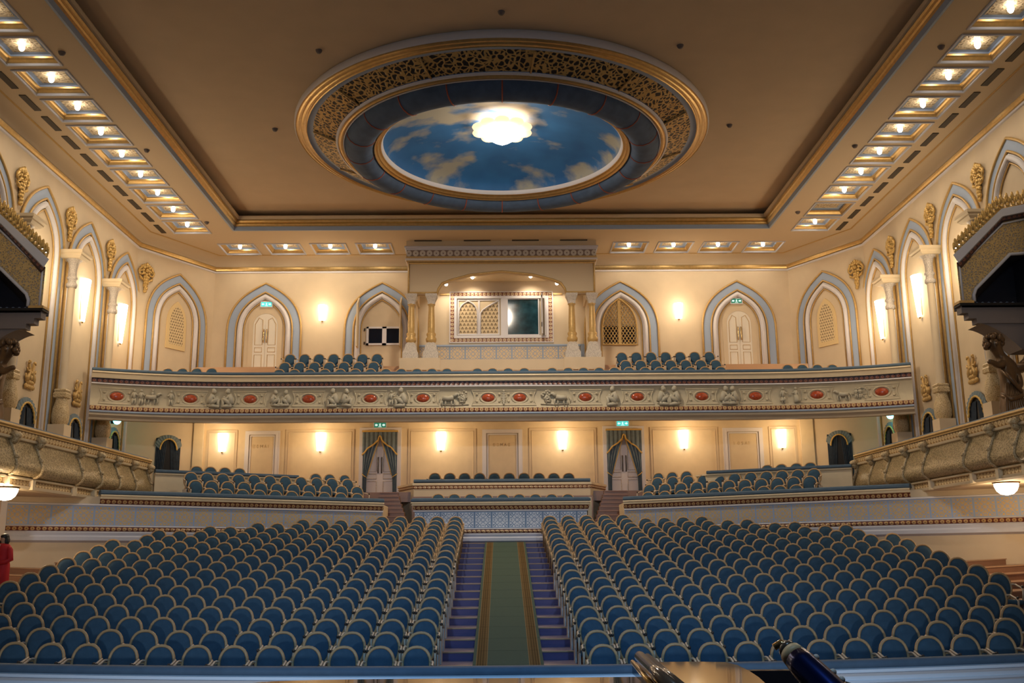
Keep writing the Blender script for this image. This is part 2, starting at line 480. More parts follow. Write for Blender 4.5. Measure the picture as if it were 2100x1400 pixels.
        for i in range(len(cols)-1):
            for k in range(len(prof)-1):
                a, b = cols[i], cols[i+1]
                hv = (H[k]/nh, H[k+1]/nh) if v01 else (H[k]*us, H[k+1]*us)
                s.face((a+k, b+k, b+k+1, a+k+1), ((L[i]*us, hv[0]), (L[i+1]*us, hv[0]), (L[i+1]*us, hv[1]), (L[i]*us, hv[1])))
        s.smooth = sm
        if caps:
            s.face([cols[0]+k for k in range(len(prof))]); s.face([cols[-1]+k for k in range(len(prof))][::-1])
    def prism(s, poly, fr, d0, d1):
        """poly [(x, z)] in frame fr (x right, y out of the wall, z up), from depth d0 to d1"""
        n = len(poly)
        a = s.add([fr @ Vector((x, d0, z)) for x, z in poly]); b = s.add([fr @ Vector((x, d1, z)) for x, z in poly])
        s.face([a+i for i in range(n)][::-1], [poly[i] for i in range(n)][::-1]); s.face([b+i for i in range(n)], [poly[i] for i in range(n)])
        for i in range(n):
            j = (i+1) % n; s.face((a+i, a+j, b+j, b+i))
    def band(s, outer, inner, fr, d0, d1):
        """flat band between two open outlines with the same number of points"""
        n = len(outer)
        a = s.add([fr @ Vector((x, d1, z)) for x, z in outer]); b = s.add([fr @ Vector((x, d1, z)) for x, z in inner])
        c = s.add([fr @ Vector((x, d0, z)) for x, z in outer]); e = s.add([fr @ Vector((x, d0, z)) for x, z in inner])
        for i in range(n-1):
            s.face((a+i, a+i+1, b+i+1, b+i)); s.face((a+i, c+i, c+i+1, a+i+1)); s.face((b+i, b+i+1, e+i+1, e+i))
    def build(s, name, mats, parent=None, loc=None):
        me = bpy.data.meshes.new(name)
        off = parent_world(parent) if parent is not None else (Vector(loc) if loc is not None else Vector((0, 0, 0)))
        me.from_pydata([p-off for p in s.v], [], s.f)
        for m in (mats if isinstance(mats, (list, tuple)) else [mats]): me.materials.append(m)
        me.polygons.foreach_set('material_index', s.mi)
        me.polygons.foreach_set('use_smooth', s.sm)
        if any(u is not None for u in s.uv):
            lay = me.uv_layers.new(name='UVMap')
            i = 0
            for f, u in zip(s.f, s.uv):
                for k in range(len(f)):
                    lay.data[i].uv = u[k] if u is not None else (0, 0)
                    i += 1
        me.update()
        o = bpy.data.objects.new(name, me)
        sc.collection.objects.link(o)
        if parent is not None: o.parent = parent
        else: o.location = off
        return o

def parent_world(o):
    p = Vector((0, 0, 0))
    while o is not None:
        p += o.location; o = o.parent
    return p
def tag(o, label, cat, group=None, kind=None):
    o['label'] = label; o['category'] = cat
    if group: o['group'] = group
    if kind: o['kind'] = kind
    return o
def thing(name, label, cat, loc=(0, 0, 0), group=None):
    o = bpy.data.objects.new(name, None)
    sc.collection.objects.link(o)
    o.empty_display_size = 0.1
    o.location = loc
    return tag(o, label, cat, group)
def struct(o):
    o['kind'] = 'structure'; return o
def kids(o): return list(o.children)
def copy_tree(o, parent=None):
    c = o.copy(); sc.collection.objects.link(c)
    if parent is not None:
        c.parent = parent
    for ch in kids(o): copy_tree(ch, c)
    return c
def frame(o, right, out):
    """local x = right along the wall, y = out of the wall, z = up"""
    r = Vector((right[0], right[1], 0)).normalized(); n = Vector((out[0], out[1], 0)).normalized()
    return Matrix(((r.x, n.x, 0, o[0]), (r.y, n.y, 0, o[1]), (0, 0, 1, o[2]), (0, 0, 0, 1)))
ORD = ['first', 'second', 'third', 'fourth', 'fifth', 'sixth', 'seventh', 'eighth', 'ninth', 'tenth', 'eleventh', 'twelfth', 'thirteenth',
       'fourteenth', 'fifteenth', 'sixteenth', 'seventeenth', 'eighteenth', 'nineteenth', 'twentieth', 'twenty-first', 'twenty-second']
SIDE = {-1: 'left', 1: 'right'}
X0 = 0.08
def mx(s, x): return X0 + s*x
# ------------------------------------------------------------------ the shell of the hall
HW, YB, YC, XB = 15.25, 44.2, 40.45, 13.08
def line_off(path, d):
    """offset an open plan path to its right-hand side"""
    out = []
    N = len(path)
    def nrm(a, b):
        dx, dy = b[0]-a[0], b[1]-a[1]; l = math.hypot(dx, dy); return (dy/l, -dx/l)
    for i in range(N):
        n1 = nrm(path[max(i-1, 0)], path[max(i, 1)]); n2 = nrm(path[min(i, N-2)], path[min(i+1, N-1)])
        a, b = n1[0]+n2[0], n1[1]+n2[1]; q = a*n1[0]+b*n1[1]
        out.append((path[i][0]+a/q*d, path[i][1]+b/q*d))
    return out
PERIM = [(mx(-1, HW), 4), (mx(-1, HW), YC), (mx(-1, XB), YB), (mx(1, XB), YB), (mx(1, HW), YC), (mx(1, HW), 4)]
def wall_seg(name, p0, p1, z0, z1, m=None, th=0.3):
    b = MB(); b.sweep([(0, z0), (0, z1), (-th, z1), (-th, z0), (0, z0)], [p0, p1]); return struct(b.build(name, m or CREAM))
wall_seg('wall_left', PERIM[0], PERIM[1], -0.5, 16.9)
wall_seg('wall_left_rear', PERIM[1], PERIM[2], 7.6, 16.9)
wall_seg('wall_back', PERIM[2], PERIM[3], 8.6, 16.9)
wall_seg('wall_right_rear', PERIM[3], PERIM[4], 7.6, 16.9)
wall_seg('wall_right', PERIM[4], PERIM[5], -0.5, 16.9)
YL = 41.5
LW = [(mx(-1, HW-0.02), 40.25), (-12.68, YL), (12.95, YL), (mx(1, HW-0.02), 40.25)]
wall_seg('wall_back_lower', LW[1], LW[2], 2.0, 8.3, CREAM_L)
wall_seg('wall_left_lower', LW[0], LW[1], 2.0, 8.3)
wall_seg('wall_right_lower', LW[2], LW[3], 2.0, 8.3)

# main ceiling with the opening of the painted dome
RC = (X0, 32.2)
def ceiling():
    b = MB(); n = 96
    xl, xr, y0, y1 = X0-11.6, X0+11.6, 4.0, 40.55
    ang = sorted({2*PI*k/n for k in range(n)} | {math.atan2(y-RC[1], x-RC[0]) % (2*PI) for x in (xl, xr) for y in (y0, y1)})
    inn, out = [], []
    for a in ang:
        c, s_ = math.cos(a), math.sin(a)
        t = min(((xr-RC[0])/c if c > 1e-9 else 1e9), ((xl-RC[0])/c if c < -1e-9 else 1e9), ((y1-RC[1])/s_ if s_ > 1e-9 else 1e9), ((y0-RC[1])/s_ if s_ < -1e-9 else 1e9))
        inn.append((RC[0]+6.7*c, RC[1]+6.7*s_, 16.75)); out.append((RC[0]+t*c, RC[1]+t*s_, 16.75))
    a0 = b.add(inn); a1 = b.add(out); m = len(ang)
    for i in range(m): b.face((a0+i, a0+(i+1) % m, a1+(i+1) % m, a1+i))
    return struct(b.build('ceiling', CEIL))
ceiling()

COF_Y = [39.75-1.835*k for k in range(12)]
COF_X = [5.65, 7.64, 9.63, 11.64]
XI, XO, YI = 11.2, HW-0.5, 40.1
def soffit():
    b = MB(); Z = 16.0
    def q(x0, x1, y0, y1, s=None):
        if s is None: b.quad((x0, y0, Z), (x0, y1, Z), (x1, y1, Z), (x1, y0, Z))
        else: b.quad((mx(s, x0), y0, Z), (mx(s, x0), y1, Z), (mx(s, x1), y1, Z), (mx(s, x1), y0, Z))
    off = line_off(PERIM, 0.5)
    for s in (-1, 1):
        q(XI, 12.27, 4, 40.55, s); q(13.77, XO, 4, 40.55, s)
        y = 40.55
        for cy in COF_Y:
            q(12.27, 13.77, cy+0.75, y, s); y = cy-0.75
        q(12.27, 13.77, 4, y, s)
        c1 = off[1] if s < 0 else off[4]; c2 = off[2] if s < 0 else off[3]
        n = b.add([(mx(s, 12.5), 40.55, Z), (mx(s, XO), 40.55, Z), (c2[0], c2[1], Z), (mx(s, 12.5), c2[1], Z)])
        b.face((n, n+1, n+2, n+3))
    yb = off[2][1]
    b.quad((mx(-1, 12.5), 40.55, Z), (mx(-1, 12.5), 42.03, Z), (mx(1, 12.5), 42.03, Z), (mx(1, 12.5), 40.55, Z))
    b.quad((mx(-1, XI), YI, Z), (mx(-1, XI), 40.55, Z), (mx(1, XI), 40.55, Z), (mx(1, XI), YI, Z))
    b.quad((mx(-1, 12.5), 43.53, Z), (mx(-1, 12.5), yb, Z), (mx(1, 12.5), yb, Z), (mx(1, 12.5), 43.53, Z))
    xs = sorted([mx(s, c)+e for s in (-1, 1) for c in COF_X for e in (-0.75, 0.75)])
    xs = [mx(-1, 12.5)] + xs + [mx(1, 12.5)]
    for i in range(0, len(xs), 2):
        b.quad((xs[i], 42.03, Z), (xs[i], 43.53, Z), (xs[i+1], 43.53, Z), (xs[i+1], 42.03, Z))
    return struct(b.build('ceiling_soffit', SOFFIT))
soffit()
def trim(n, prof, path, m, closed=False, us=1.0, smooth=False, caps=False):
    b = MB(); b.sweep(prof, path, closed, us, caps, smooth=smooth); return struct(b.build('trim_%d' % n, m))
trim(1, [(0.02, 15.50), (0.12, 15.56), (0.13, 15.66), (0.19, 15.80), (0.30, 15.92), (0.42, 15.985), (0.50, 16.0)], PERIM, SOFFIT, smooth=True)
trim(2, [(0.0, 15.28), (0.05, 15.30), (0.06, 15.36), (0.0, 15.37)], PERIM, WHITE)
trim(3, [(0.0, 15.36), (0.09, 15.39), (0.12, 15.45), (0.13, 15.53), (0.10, 15.56), (0.0, 15.57)], PERIM, GOLD)
trim(4, [(0.48, 15.975), (0.52, 15.97), (0.54, 15.995)], PERIM, GOLDP)
REC = [(mx(-1, XI), 4), (mx(-1, XI), YI), (mx(1, XI), YI), (mx(1, XI), 4)]
trim(5, [(-0.10, 15.99), (-0.06, 15.95), (0.0, 15.95), (0.01, 16.02), (0.02, 16.12)], REC, BLUE)
trim(6, [(0.02, 16.12), (0.09, 16.15), (0.12, 16.20), (0.10, 16.24), (0.15, 16.27), (0.18, 16.33), (0.15, 16.38)], REC, GOLD)
trim(7, [(0.15, 16.38), (0.22, 16.40), (0.25, 16.48), (0.24, 16.52), (-0.4, 16.52), (-0.4, 16.76)], REC, SOFFIT)

# ------------------------------------------------------------------ round ceiling piece with the painted sky
def roundel():
    t = thing('ceiling_roundel', 'huge round ceiling piece with gilt openwork ring, blue fabric ruff and painted cloudy sky', 'ceiling decoration', (RC[0], RC[1], 16.5))
    def L(name, prof, m, n=96):
        b = MB(); b.lathe(prof, RC[0], RC[1], n); return b.build(name, m, t)
    L('outer_rim', [(6.9, 16.76), (6.98, 16.66), (6.98, 16.52), (6.94, 16.47)], WHITE)
    L('outer_moulding', [(6.94, 16.47), (6.91, 16.53), (6.87, 16.44), (6.81, 16.42), (6.77, 16.50), (6.73, 16.41), (6.66, 16.38), (6.60, 16.47), (6.56, 16.40)], GOLD)
    L('blue_band', [(6.56, 16.40), (6.53, 16.47), (6.36, 16.44)], BLUE)
    L('openwork_frieze', [(6.36, 16.44), (5.62, 16.15)], OPENW)
    b = MB()
    for k in range(12):
        a = 2*PI*(k+0.28)/12
        b.tube([(RC[0]+r*math.cos(a), RC[1]+r*math.sin(a), z-0.01) for r, z in ((6.36, 16.41), (6.0, 16.265), (5.62, 16.13))], 0.03, 6)
    b.build('frieze_bar', GOLDP, t)
    L('inner_rim', [(5.62, 16.13), (5.59, 16.06), (5.54, 16.07)], WHITE)
    L('inner_moulding', [(5.54, 16.07), (5.52, 16.12), (5.48, 16.02), (5.43, 16.01), (5.40, 16.10), (5.38, 16.05)], GOLD)
    L('inner_bead', [(5.38, 16.05), (5.355, 16.01), (5.32, 16.06)], WHITE)
    ruff = [(5.32, 16.08), (5.29, 15.93), (5.20, 15.79), (5.05, 15.69), (4.85, 15.64), (4.65, 15.66), (4.50, 15.74), (4.41, 15.85), (4.37, 15.97)]
    f = L('fabric_ruff', ruff, FABRIC, 120)
    for k in range(20):
        a = 2*PI*(k+0.0)/20 - PI/2
        b = MB(); b.tube([(RC[0]+(r)*math.cos(a), RC[1]+r*math.sin(a), z-0.006) for r, z in ruff], 0.022, 5)
        b.build('seam', SEAM, f)
    L('gilt_ring', [(4.37, 15.97), (4.34, 15.90), (4.30, 15.90), (4.28, 16.03), (4.24, 15.95), (4.20, 15.96), (4.18, 16.09), (4.14, 16.03), (4.11, 16.06)], GOLD)
    L('dome_rim', [(4.11, 16.06), (4.07, 16.10), (4.05, 16.20)], WHITE)
    L('painted_dome', [(4.06, 16.19)] + [(4.06*math.cos(PI/2*k/12), 16.2+1.05*math.sin(PI/2*k/12)) for k in range(1, 12)] + [(0.001, 17.25)], CLOUD)
roundel()
def chandelier():
    t = thing('chandelier', 'glowing flower-shaped crystal ceiling lamp hanging in the painted sky', 'chandelier', (RC[0], RC[1], 16.95))
    b = MB(); b.lathe([(0.001, 16.30), (0.28, 16.44), (0.55, 16.62), (0.78, 16.78), (0.84, 16.90), (0.70, 17.0)], RC[0], RC[1], 32); b.build('crystal_bowl', CRYSTAL, t)
    for k in range(10):
        a = 2*PI*k/10 + PI/10
        b = MB(); b.blob((RC[0]+0.80*math.cos(a), RC[1]+0.80*math.sin(a), 16.86), (0.27, 0.27, 0.13), nu=12, nv=8); b.build('petal', PETAL, t)
    b = MB(); b.tube([(RC[0], RC[1], 16.95), (RC[0], RC[1], 17.24)], 0.05, 8); b.build('stem', BRASS, t)
    L = bpy.data.lights.new('chandelier_light', 'SPOT'); L.energy = 2300; L.color = WARM2; L.spot_size = math.radians(172); L.spot_blend = 0.35; L.shadow_soft_size = 0.5
    o = bpy.data.objects.new('chandelier_light', L); sc.collection.objects.link(o); o.parent = t; o.location = (0, 0, -0.85)
    point_lamp('dome_glow', (RC[0], RC[1], 16.25), 230, WARM2, 0.5, t)
chandelier()

# ------------------------------------------------------------------ coffers with bulbs, vents, detectors
def coffer(cx, cy, label, group, lit=True):
    t = thing('ceiling_coffer', label, 'ceiling light', (cx, cy, 16.0), group)
    def ring(name, prof, m):
        b = MB(); rs = [b.add([(cx-r, cy-r, z), (cx+r, cy-r, z), (cx+r, cy+r, z), (cx-r, cy+r, z)]) for r, z in prof]
        for i in range(len(prof)-1):
            for k in range(4): b.face((rs[i]+k, rs[i]+(k+1) % 4, rs[i+1]+(k+1) % 4, rs[i+1]+k))
        return b.build(name, m, t)
    ring('lip', [(0.80, 15.995), (0.79, 15.96), (0.745, 15.96), (0.74, 16.03)], GREYW)
    ring('gilt_moulding', [(0.74, 16.03), (0.70, 16.04), (0.66, 16.10), (0.61, 16.12), (0.60, 16.17)], GOLD)
    ring('blue_border', [(0.60, 16.17), (0.595, 16.22), (0.45, 16.23)], BLUE)
    b = MB(); b.quad((cx-0.46, cy-0.46, 16.22), (cx-0.46, cy+0.46, 16.22), (cx+0.46, cy+0.46, 16.22), (cx+0.46, cy-0.46, 16.22)); b.build('relief_panel', COFREL, t)
    if lit:
        b = MB(); b.blob((cx, cy, 16.12), (0.085, 0.085, 0.12), nu=10, nv=6); b.build('bulb', BULB, t)
        L = bpy.data.lights.get('coffer_light')
        if L is None:
            L = bpy.data.lights.new('coffer_light', 'SPOT'); L.energy = 60; L.color = WARM2; L.spot_size = math.radians(165); L.spot_blend = 0.4; L.shadow_soft_size = 0.10
        o = bpy.data.objects.new('coffer_light', L); sc.collection.objects.link(o); o.parent = t; o.location = (0, 0, -0.05)
    return t
for s in (-1, 1):
    for k, cy in enumerate(COF_Y):
        if k == 12: break
        lit = not (s == 1 and k == 1)
        coffer(mx(s, 13.05), cy, ('unlit coffer with dark relief panel, second from the rear along the right wall' if not lit else
               'square gilt coffer with lit bulb, %s from the rear along the %s wall' % (ORD[k], SIDE[s])), 'ceiling coffers along the %s wall' % SIDE[s], lit)
    for k, cx in enumerate(COF_X):
        coffer(mx(s, cx), 42.78, 'square coffer with lit bulb at the rear, %s to the %s of the control booth' % (ORD[k], SIDE[s]), 'ceiling coffers at the rear')
def vent(x0, x1, y0, y1, label, group):
    b = MB(); b.box(x0, x1, y0, y1, 15.975, 15.998)
    n = 6
    o = b.build('air_vent', VENT, None, ((x0+x1)/2, (y0+y1)/2, 15.99))
    tag(o, label, 'vent', group)
for s in (-1, 1):
    for k in range(11):
        y = 39.96-1.47*k
        vent(mx(s, 14.24)-0.10, mx(s, 14.24)+0.10, y-0.52, y+0.52, 'dark slot vent in the ceiling edge, %s from the rear along the %s wall' % (ORD[k], SIDE[s]), 'ceiling vents along the %s wall' % SIDE[s])
    for k, cx in enumerate(COF_X):
        vent(mx(s, cx)-0.55, mx(s, cx)+0.6, 43.60, 43.66, 'thin slot vent behind the %s rear coffer %s of the booth' % (ORD[k], SIDE[s]), 'rear ceiling vents')
for k, (u0, u1, v) in enumerate(((850, 906, 493), (951, 1006, 492), (1050, 1105, 491), (1149, 1205, 489))):
    p, q = atZ(u0, v, 16.0), atZ(u1, v, 16.0)
    vent(p.x, q.x, 41.62, 41.74, 'long slot vent in the ceiling over the control booth, %s from the left' % ORD[k], 'vents over the control booth')
def detector(x, y, z, label):
    b = MB(); b.lathe([(0.001, z-0.10), (0.05, z-0.095), (0.085, z-0.05), (0.10, z)], x, y, 12)
    tag(b.build('smoke_detector', DETECT, None, (x, y, z)), label, 'detector', 'ceiling detectors')
for (u, v, z, lab) in ((127, 107, 16, 'small round detector on the soffit beside the foremost left coffers'), (301, 307, 16, 'small round detector on the soffit midway along the left'), (424, 455, 16, 'small round detector on the soffit in the left rear corner'),
                       (1930, 95, 16, 'small round detector on the soffit beside the foremost right coffers'), (1753, 298, 16, 'small round detector on the soffit midway along the right'), (1636, 434, 16, 'small round detector on the soffit in the right rear corner'),
                       (654, 103, 16.75, 'small dark ceiling detector in front of the roundel at its left'), (564, 264, 16.75, 'small dark ceiling detector left of the round ceiling piece'), (1395, 93, 16.75, 'small dark ceiling detector in front of the roundel at its right'),
                       (1496, 256, 16.75, 'small dark ceiling detector right of the round ceiling piece'), (1028, 24, 16.75, 'small dark ceiling detector on the centre line nearest the stage')):
    p = atZ(u, v, z); detector(p.x, p.y, z, lab)

# ------------------------------------------------------------------ pointed arch surrounds
def arch_line(hw, spring, tip, base, n=14):
    t = tip-spring
    P = [(hw, 0), (hw, 0.56*t), (0.56*hw, 0.80*t), (0, t)]
    right = []
    for i in range(n+1):
        a = i/n
        c = [(1-a)**3, 3*a*(1-a)**2, 3*a*a*(1-a), a**3]
        right.append((sum(c[k]*P[k][0] for k in range(4)), spring+sum(c[k]*P[k][1] for k in range(4))))
    left = [(-x, z) for x, z in right[:-1]]
    return [(-hw, base)] + left + right[::-1] + [(hw, base)]
def arch(fr, base, label, group, tip=14.72, cut=None):
    """blue pointed arch with gilt outlines and a white inner roll moulding"""
    o = fr.translation
    t = thing('pointed_arch', label, 'arch', (o.x, o.y, o.z+base), group)
    sp = tip-2.25
    A = arch_line(1.64, sp, tip-0.04, base); B = arch_line(1.27, sp, tip-0.42, base)
    C = arch_line(1.20, sp, tip-0.50, base); D = arch_line(0.97, sp, tip-0.74, base); E = arch_line(0.92, sp, tip-0.80, base)
    if cut is not None:
        cc = lambda L: [(x, z) for x, z in L if cut[0] <= x <= cut[1]]
    b = MB(); b.band(A, B, fr, 0.0, 0.05); b.build('blue_band', BLUE, t)
    b = MB()
    b.tube([fr @ Vector((x, 0.06, z)) for x, z in arch_line(1.66, sp, tip, base)], 0.05, 6)
    b.tube([fr @ Vector((x, 0.07, z)) for x, z in arch_line(1.27, sp, tip-0.42, base)], 0.042, 6)
    b.build('gilt_outline', GOLDP, t)
    b = MB()
    m = [((c[0]+d[0])/2, (c[1]+d[1])/2) for c, d in zip(C, D)]
    b.band(C, D, fr, 0.0, 0.06)
    b.tube([fr @ Vector((x, 0.05, z)) for x, z in m], 0.095, 8)
    b.build('white_roll', WHITE, t)
    b = MB(); b.tube([fr @ Vector((x, 0.03, z)) for x, z in E], 0.03, 6); b.build('inner_line', GOLDP, t)
    return t
AY = [39.18, 35.48, 31.83, 28.15]
def wfr(s, y, d=0.0):
    return frame((mx(s, HW-d), y, 0), (0, 1) if s < 0 else (0, -1), (-s, 0))
CHD = {}
for s in (-1, 1):
    for k, y in enumerate(AY):
        arch(wfr(s, y), 6.0 if k else 6.0, 'tall blue-edged pointed arch on the %s side wall, %s from the rear' % (SIDE[s], ORD[k]), 'side wall arches %s' % SIDE[s])
    p0 = Vector((mx(s, HW), YC, 0)); p1 = Vector((mx(s, XB), YB, 0))
    dr = (p1-p0).normalized() if s < 0 else (p0-p1).normalized()
    mid = p0.lerp(p1, 0.52)
    out = (dr.y, -dr.x)
    CHD[s] = frame((mid.x, mid.y, 0), (dr.x, dr.y), out)
    arch(CHD[s], 9.5, 'blue-edged pointed arch around a pierced screen in the %s rear corner' % SIDE[s], 'corner arches')
BACK = lambda x, z=0: frame((x, YB, z), (1, 0), (0, -1))
for x, lab in ((-10.66, 'blue-edged pointed arch around the left balcony door'), (-5.38, 'blue-edged pointed arch around the small open window left of the control booth'),
               (5.45, 'blue-edged pointed arch around the lattice window right of the control booth'), (10.78, 'blue-edged pointed arch around the right balcony door')):
    arch(BACK(x), 9.9, lab, 'rear wall arches', tip=14.80)

# pierced screens in the corner arches
for s in (-1, 1):
    fr = CHD[s]
    t = thing('pierced_screen', 'pointed cream pierced screen in the %s rear corner arch' % SIDE[s], 'screen', tuple(fr @ Vector((0, 0.05, 11.6))))
    pl = arch_line(0.53, 12.45, 13.5, 11.38, 10)
    b = MB(); b.prism(pl, fr, 0.0, 0.05); b.build('surround', mat('screen_cream', (0.74, 0.55, 0.27), 0.6) if s < 0 else bpy.data.materials['screen_cream'], t)
    b = MB(); pl = arch_line(0.38, 12.45, 13.30, 11.58, 10); n = b.add([fr @ Vector((x, 0.055, z)) for x, z in pl])
    b.face(list(range(n, n+len(pl))), [(x/0.125, z/0.125) for x, z in pl]); b.build('grille', GRILLE, t)

# ------------------------------------------------------------------ gilt cartouches over the columns
def cartouche(fr, z, label):
    t = thing('gilt_cartouche', label, 'ornament', tuple(fr @ Vector((0, 0.06, z))), 'gilt cartouches between the arches')
    def B(b, x, d, zz, r):
        c = fr @ Vector((x, d, z+zz)); R = fr.to_3x3(); b.blob(c, r, R, 9, 6)
    b = MB()
    for k in range(8):
        a = 2*PI*k/8; B(b, 0.17*math.cos(a), 0.08, 0.28+0.17*math.sin(a), (0.075, 0.07, 0.075))
    B(b, 0, 0.12, 0.28, (0.10, 0.09, 0.10))
    for sx in (-1, 1):
        P = []
        for k in range(15):
            a = k/14*2.6*PI; r = 0.17*(1-k/18)
            P.append(fr @ Vector((sx*(0.30+r*math.sin(a)*0.9-0.05), 0.08, z+0.20+r*math.cos(a))))
        b.tube(P, [0.055-0.002*k for k in range(15)], 6)
        b.tube([fr @ Vector((sx*0.34, 0.06, z+0.05)), fr @ Vector((sx*0.28, 0.09, z-0.08)), fr @ Vector((sx*0.12, 0.08, z-0.16))], [0.03, 0.06, 0.03], 6)
        for k in range(3): B(b, sx*(0.10+0.09*k), 0.09, 0.50-0.05*k, (0.05, 0.05, 0.09))
    B(b, 0, 0.10, 0.53, (0.06, 0.06, 0.11))
    b.build('rosette', GILTCARVE, t)
    b = MB()
    for k in range(6):
        w_ = 0.13-0.018*k
        for e in (-1, 0, 1): B(b, e*w_*0.75+0.015*(-1)**k, 0.07+0.03*(e == 0), 0.0-0.12*k, (0.075-0.006*k, 0.06, 0.085))
    b.build('pendant', GILTCARVE, t)
COLY = [37.30, 33.62, 29.95]
for s in (-1, 1):
    for k, y in enumerate(COLY):
        cartouche(wfr(s, y + 0.15), 14.1, 'gilt cartouche high on the %s wall, %s from the rear column' % (SIDE[s], ORD[k]))
    p0 = Vector((mx(s, HW), YC, 0)); p1 = Vector((mx(s, XB), YB, 0)); q = p0.lerp(p1, 0.10)
    cartouche(frame((q.x, q.y, 0), CHD[s].to_3x3() @ Vector((1, 0, 0)), CHD[s].to_3x3() @ Vector((0, 1, 0))), 14.15, 'gilt cartouche in the %s rear corner beside the screen arch' % SIDE[s])

# ------------------------------------------------------------------ tall columns on pedestals along the side walls
def side_column(s, y, label):
    x = mx(s, HW-0.36)
    t = thing('wall_column', label, 'column', (x, y, 5.0), 'columns along the side walls')
    def P(name, prof, m):
        b = MB(); b.prof_box(prof, x, y); return b.build(name, m, t)
    P('pedestal', [(0.32, 5.0), (0.32, 6.45), (0.35, 6.46), (0.35, 6.52), (0.28, 6.54), (0.28, 6.95)], CREAM)
    b = MB()
    e = 0.325
    b.quad((x-0.26, y-e, 5.2), (x+0.26, y-e, 5.2), (x+0.26, y-e, 6.38), (x-0.26, y-e, 6.38))
    b.build('carved_plate', CARVEDW, t)
    b = MB(); b.lathe([(0.22, 6.95), (0.27, 7.05), (0.29, 7.25), (0.26, 7.5), (0.20, 7.72), (0.18, 7.85)], x, y, 16); b.build('carved_vase', CARVED, t)
    P('base_ring', [(0.18, 7.85), (0.21, 7.88), (0.21, 8.0), (0.18, 8.05), (0.20, 8.12), (0.17, 8.16)], CARVED)
    b = MB(); b.lathe([(0.145, 8.14), (0.13, 11.75)], x, y, 8); b.lathe([(0.17, 8.14), (0.16, 8.3)], x, y, 8); b.build('shaft', CREAM, t)
    b = MB(); b.lathe([(0.14, 11.7), (0.19, 11.74), (0.19, 11.84), (0.14, 11.88), (0.14, 11.98), (0.18, 12.02), (0.18, 12.08), (0.13, 12.12), (0.135, 12.35), (0.18, 12.6), (0.30, 12.72)], x, y, 12); b.build('capital', CARVEDW, t)
    P('abacus', [(0.32, 12.70), (0.40, 12.78), (0.40, 12.83), (0.46, 12.87), (0.46, 12.97), (0.32, 12.98)], CREAM_L)
for s in (-1, 1):
    for k, y in enumerate(COLY):
        side_column(s, y, 'tall slender cream column by the %s wall, %s from the rear' % (SIDE[s], ORD[k]))

# ------------------------------------------------------------------ sconces
def sconce(fr, z0, z1, w0, w1, dep, label, group, cat='wall lamp', power=None, col=WARM, reach=0.75):
    p = fr @ Vector((0, 0, (z0+z1)/2))
    t = thing('wall_sconce', label, cat, tuple(p), group)
    b = MB(); b.smooth = True
    n = 8; rows = []
    for j in range(5):
        a = j/4; z = z0+(z1-z0)*a; wd = w0+(w1-w0)*a
        rows.append(b.add([fr @ Vector((wd*math.cos(PI*k/n), 0.06+dep*(wd/max(w0, w1))*math.sin(PI*k/n), z)) for k in range(n+1)]))
    for j in range(4):
        for k in range(n): b.face((rows[j]+k, rows[j]+k+1, rows[j+1]+k+1, rows[j+1]+k))
    b.face([rows[0]+k for k in range(n+1)]); b.face([rows[4]+k for k in range(n+1)][::-1])
    b.smooth = False
    b.build('glass_shade', SHADE, t)
    b = MB(); b.box(-w0*0.8, w0*0.8, 0.0, 0.06, z0+0.05, z1-0.05, fr); b.build('back_plate', BRASS, t)
    b = MB(); b.blob(fr @ Vector((0, 0.07, z0-0.03)), 0.05, None, 8, 5); b.build('finial', BRASS, t)
    if power:
        point_lamp('sconce_light', tuple(fr @ Vector((0, dep+reach, (z0+z1)/2+0.1))), power*1.3, col, 0.2, t)
for s in (-1, 1):
    for k, y in enumerate((39.05, 35.38, 31.7)):
        sconce(wfr(s, y), 10.95, 12.5, 0.12, 0.27, 0.2, 'long tapered glowing sconce in the %s side wall arch, %s from the rear' % (SIDE[s], ORD[k]), 'tall side wall sconces', power=75)
sconce(BACK(-8.06), 13.05, 13.75, 0.14, 0.20, 0.2, 'glowing sconce on the balcony wall between the left door and small window', 'balcony wall sconces', power=55, reach=0.85)
sconce(BACK(8.06), 13.05, 13.75, 0.14, 0.20, 0.2, 'glowing sconce on the balcony wall between lattice window and right door', 'balcony wall sconces', power=55, reach=0.85)
LOW = lambda x: frame((x, YL, 0), (1, 0), (0, -1))
for k, (x, lab) in enumerate(((-11.5, 'at the far left end'), (-7.47, 'left of the left curtained door'), (-2.5, 'right of the left curtained door'), (2.52, 'left of the right curtained door'), (7.55, 'right of the right curtained door'), (11.62, 'at the far right end'))):
    sconce(LOW(x), 6.88, 7.62, 0.14, 0.20, 0.2, 'bright sconce on the panelled wall under the balcony, ' + lab, 'sconces under the balcony', power=50, col=(1.0, 0.72, 0.42), reach=1.05)
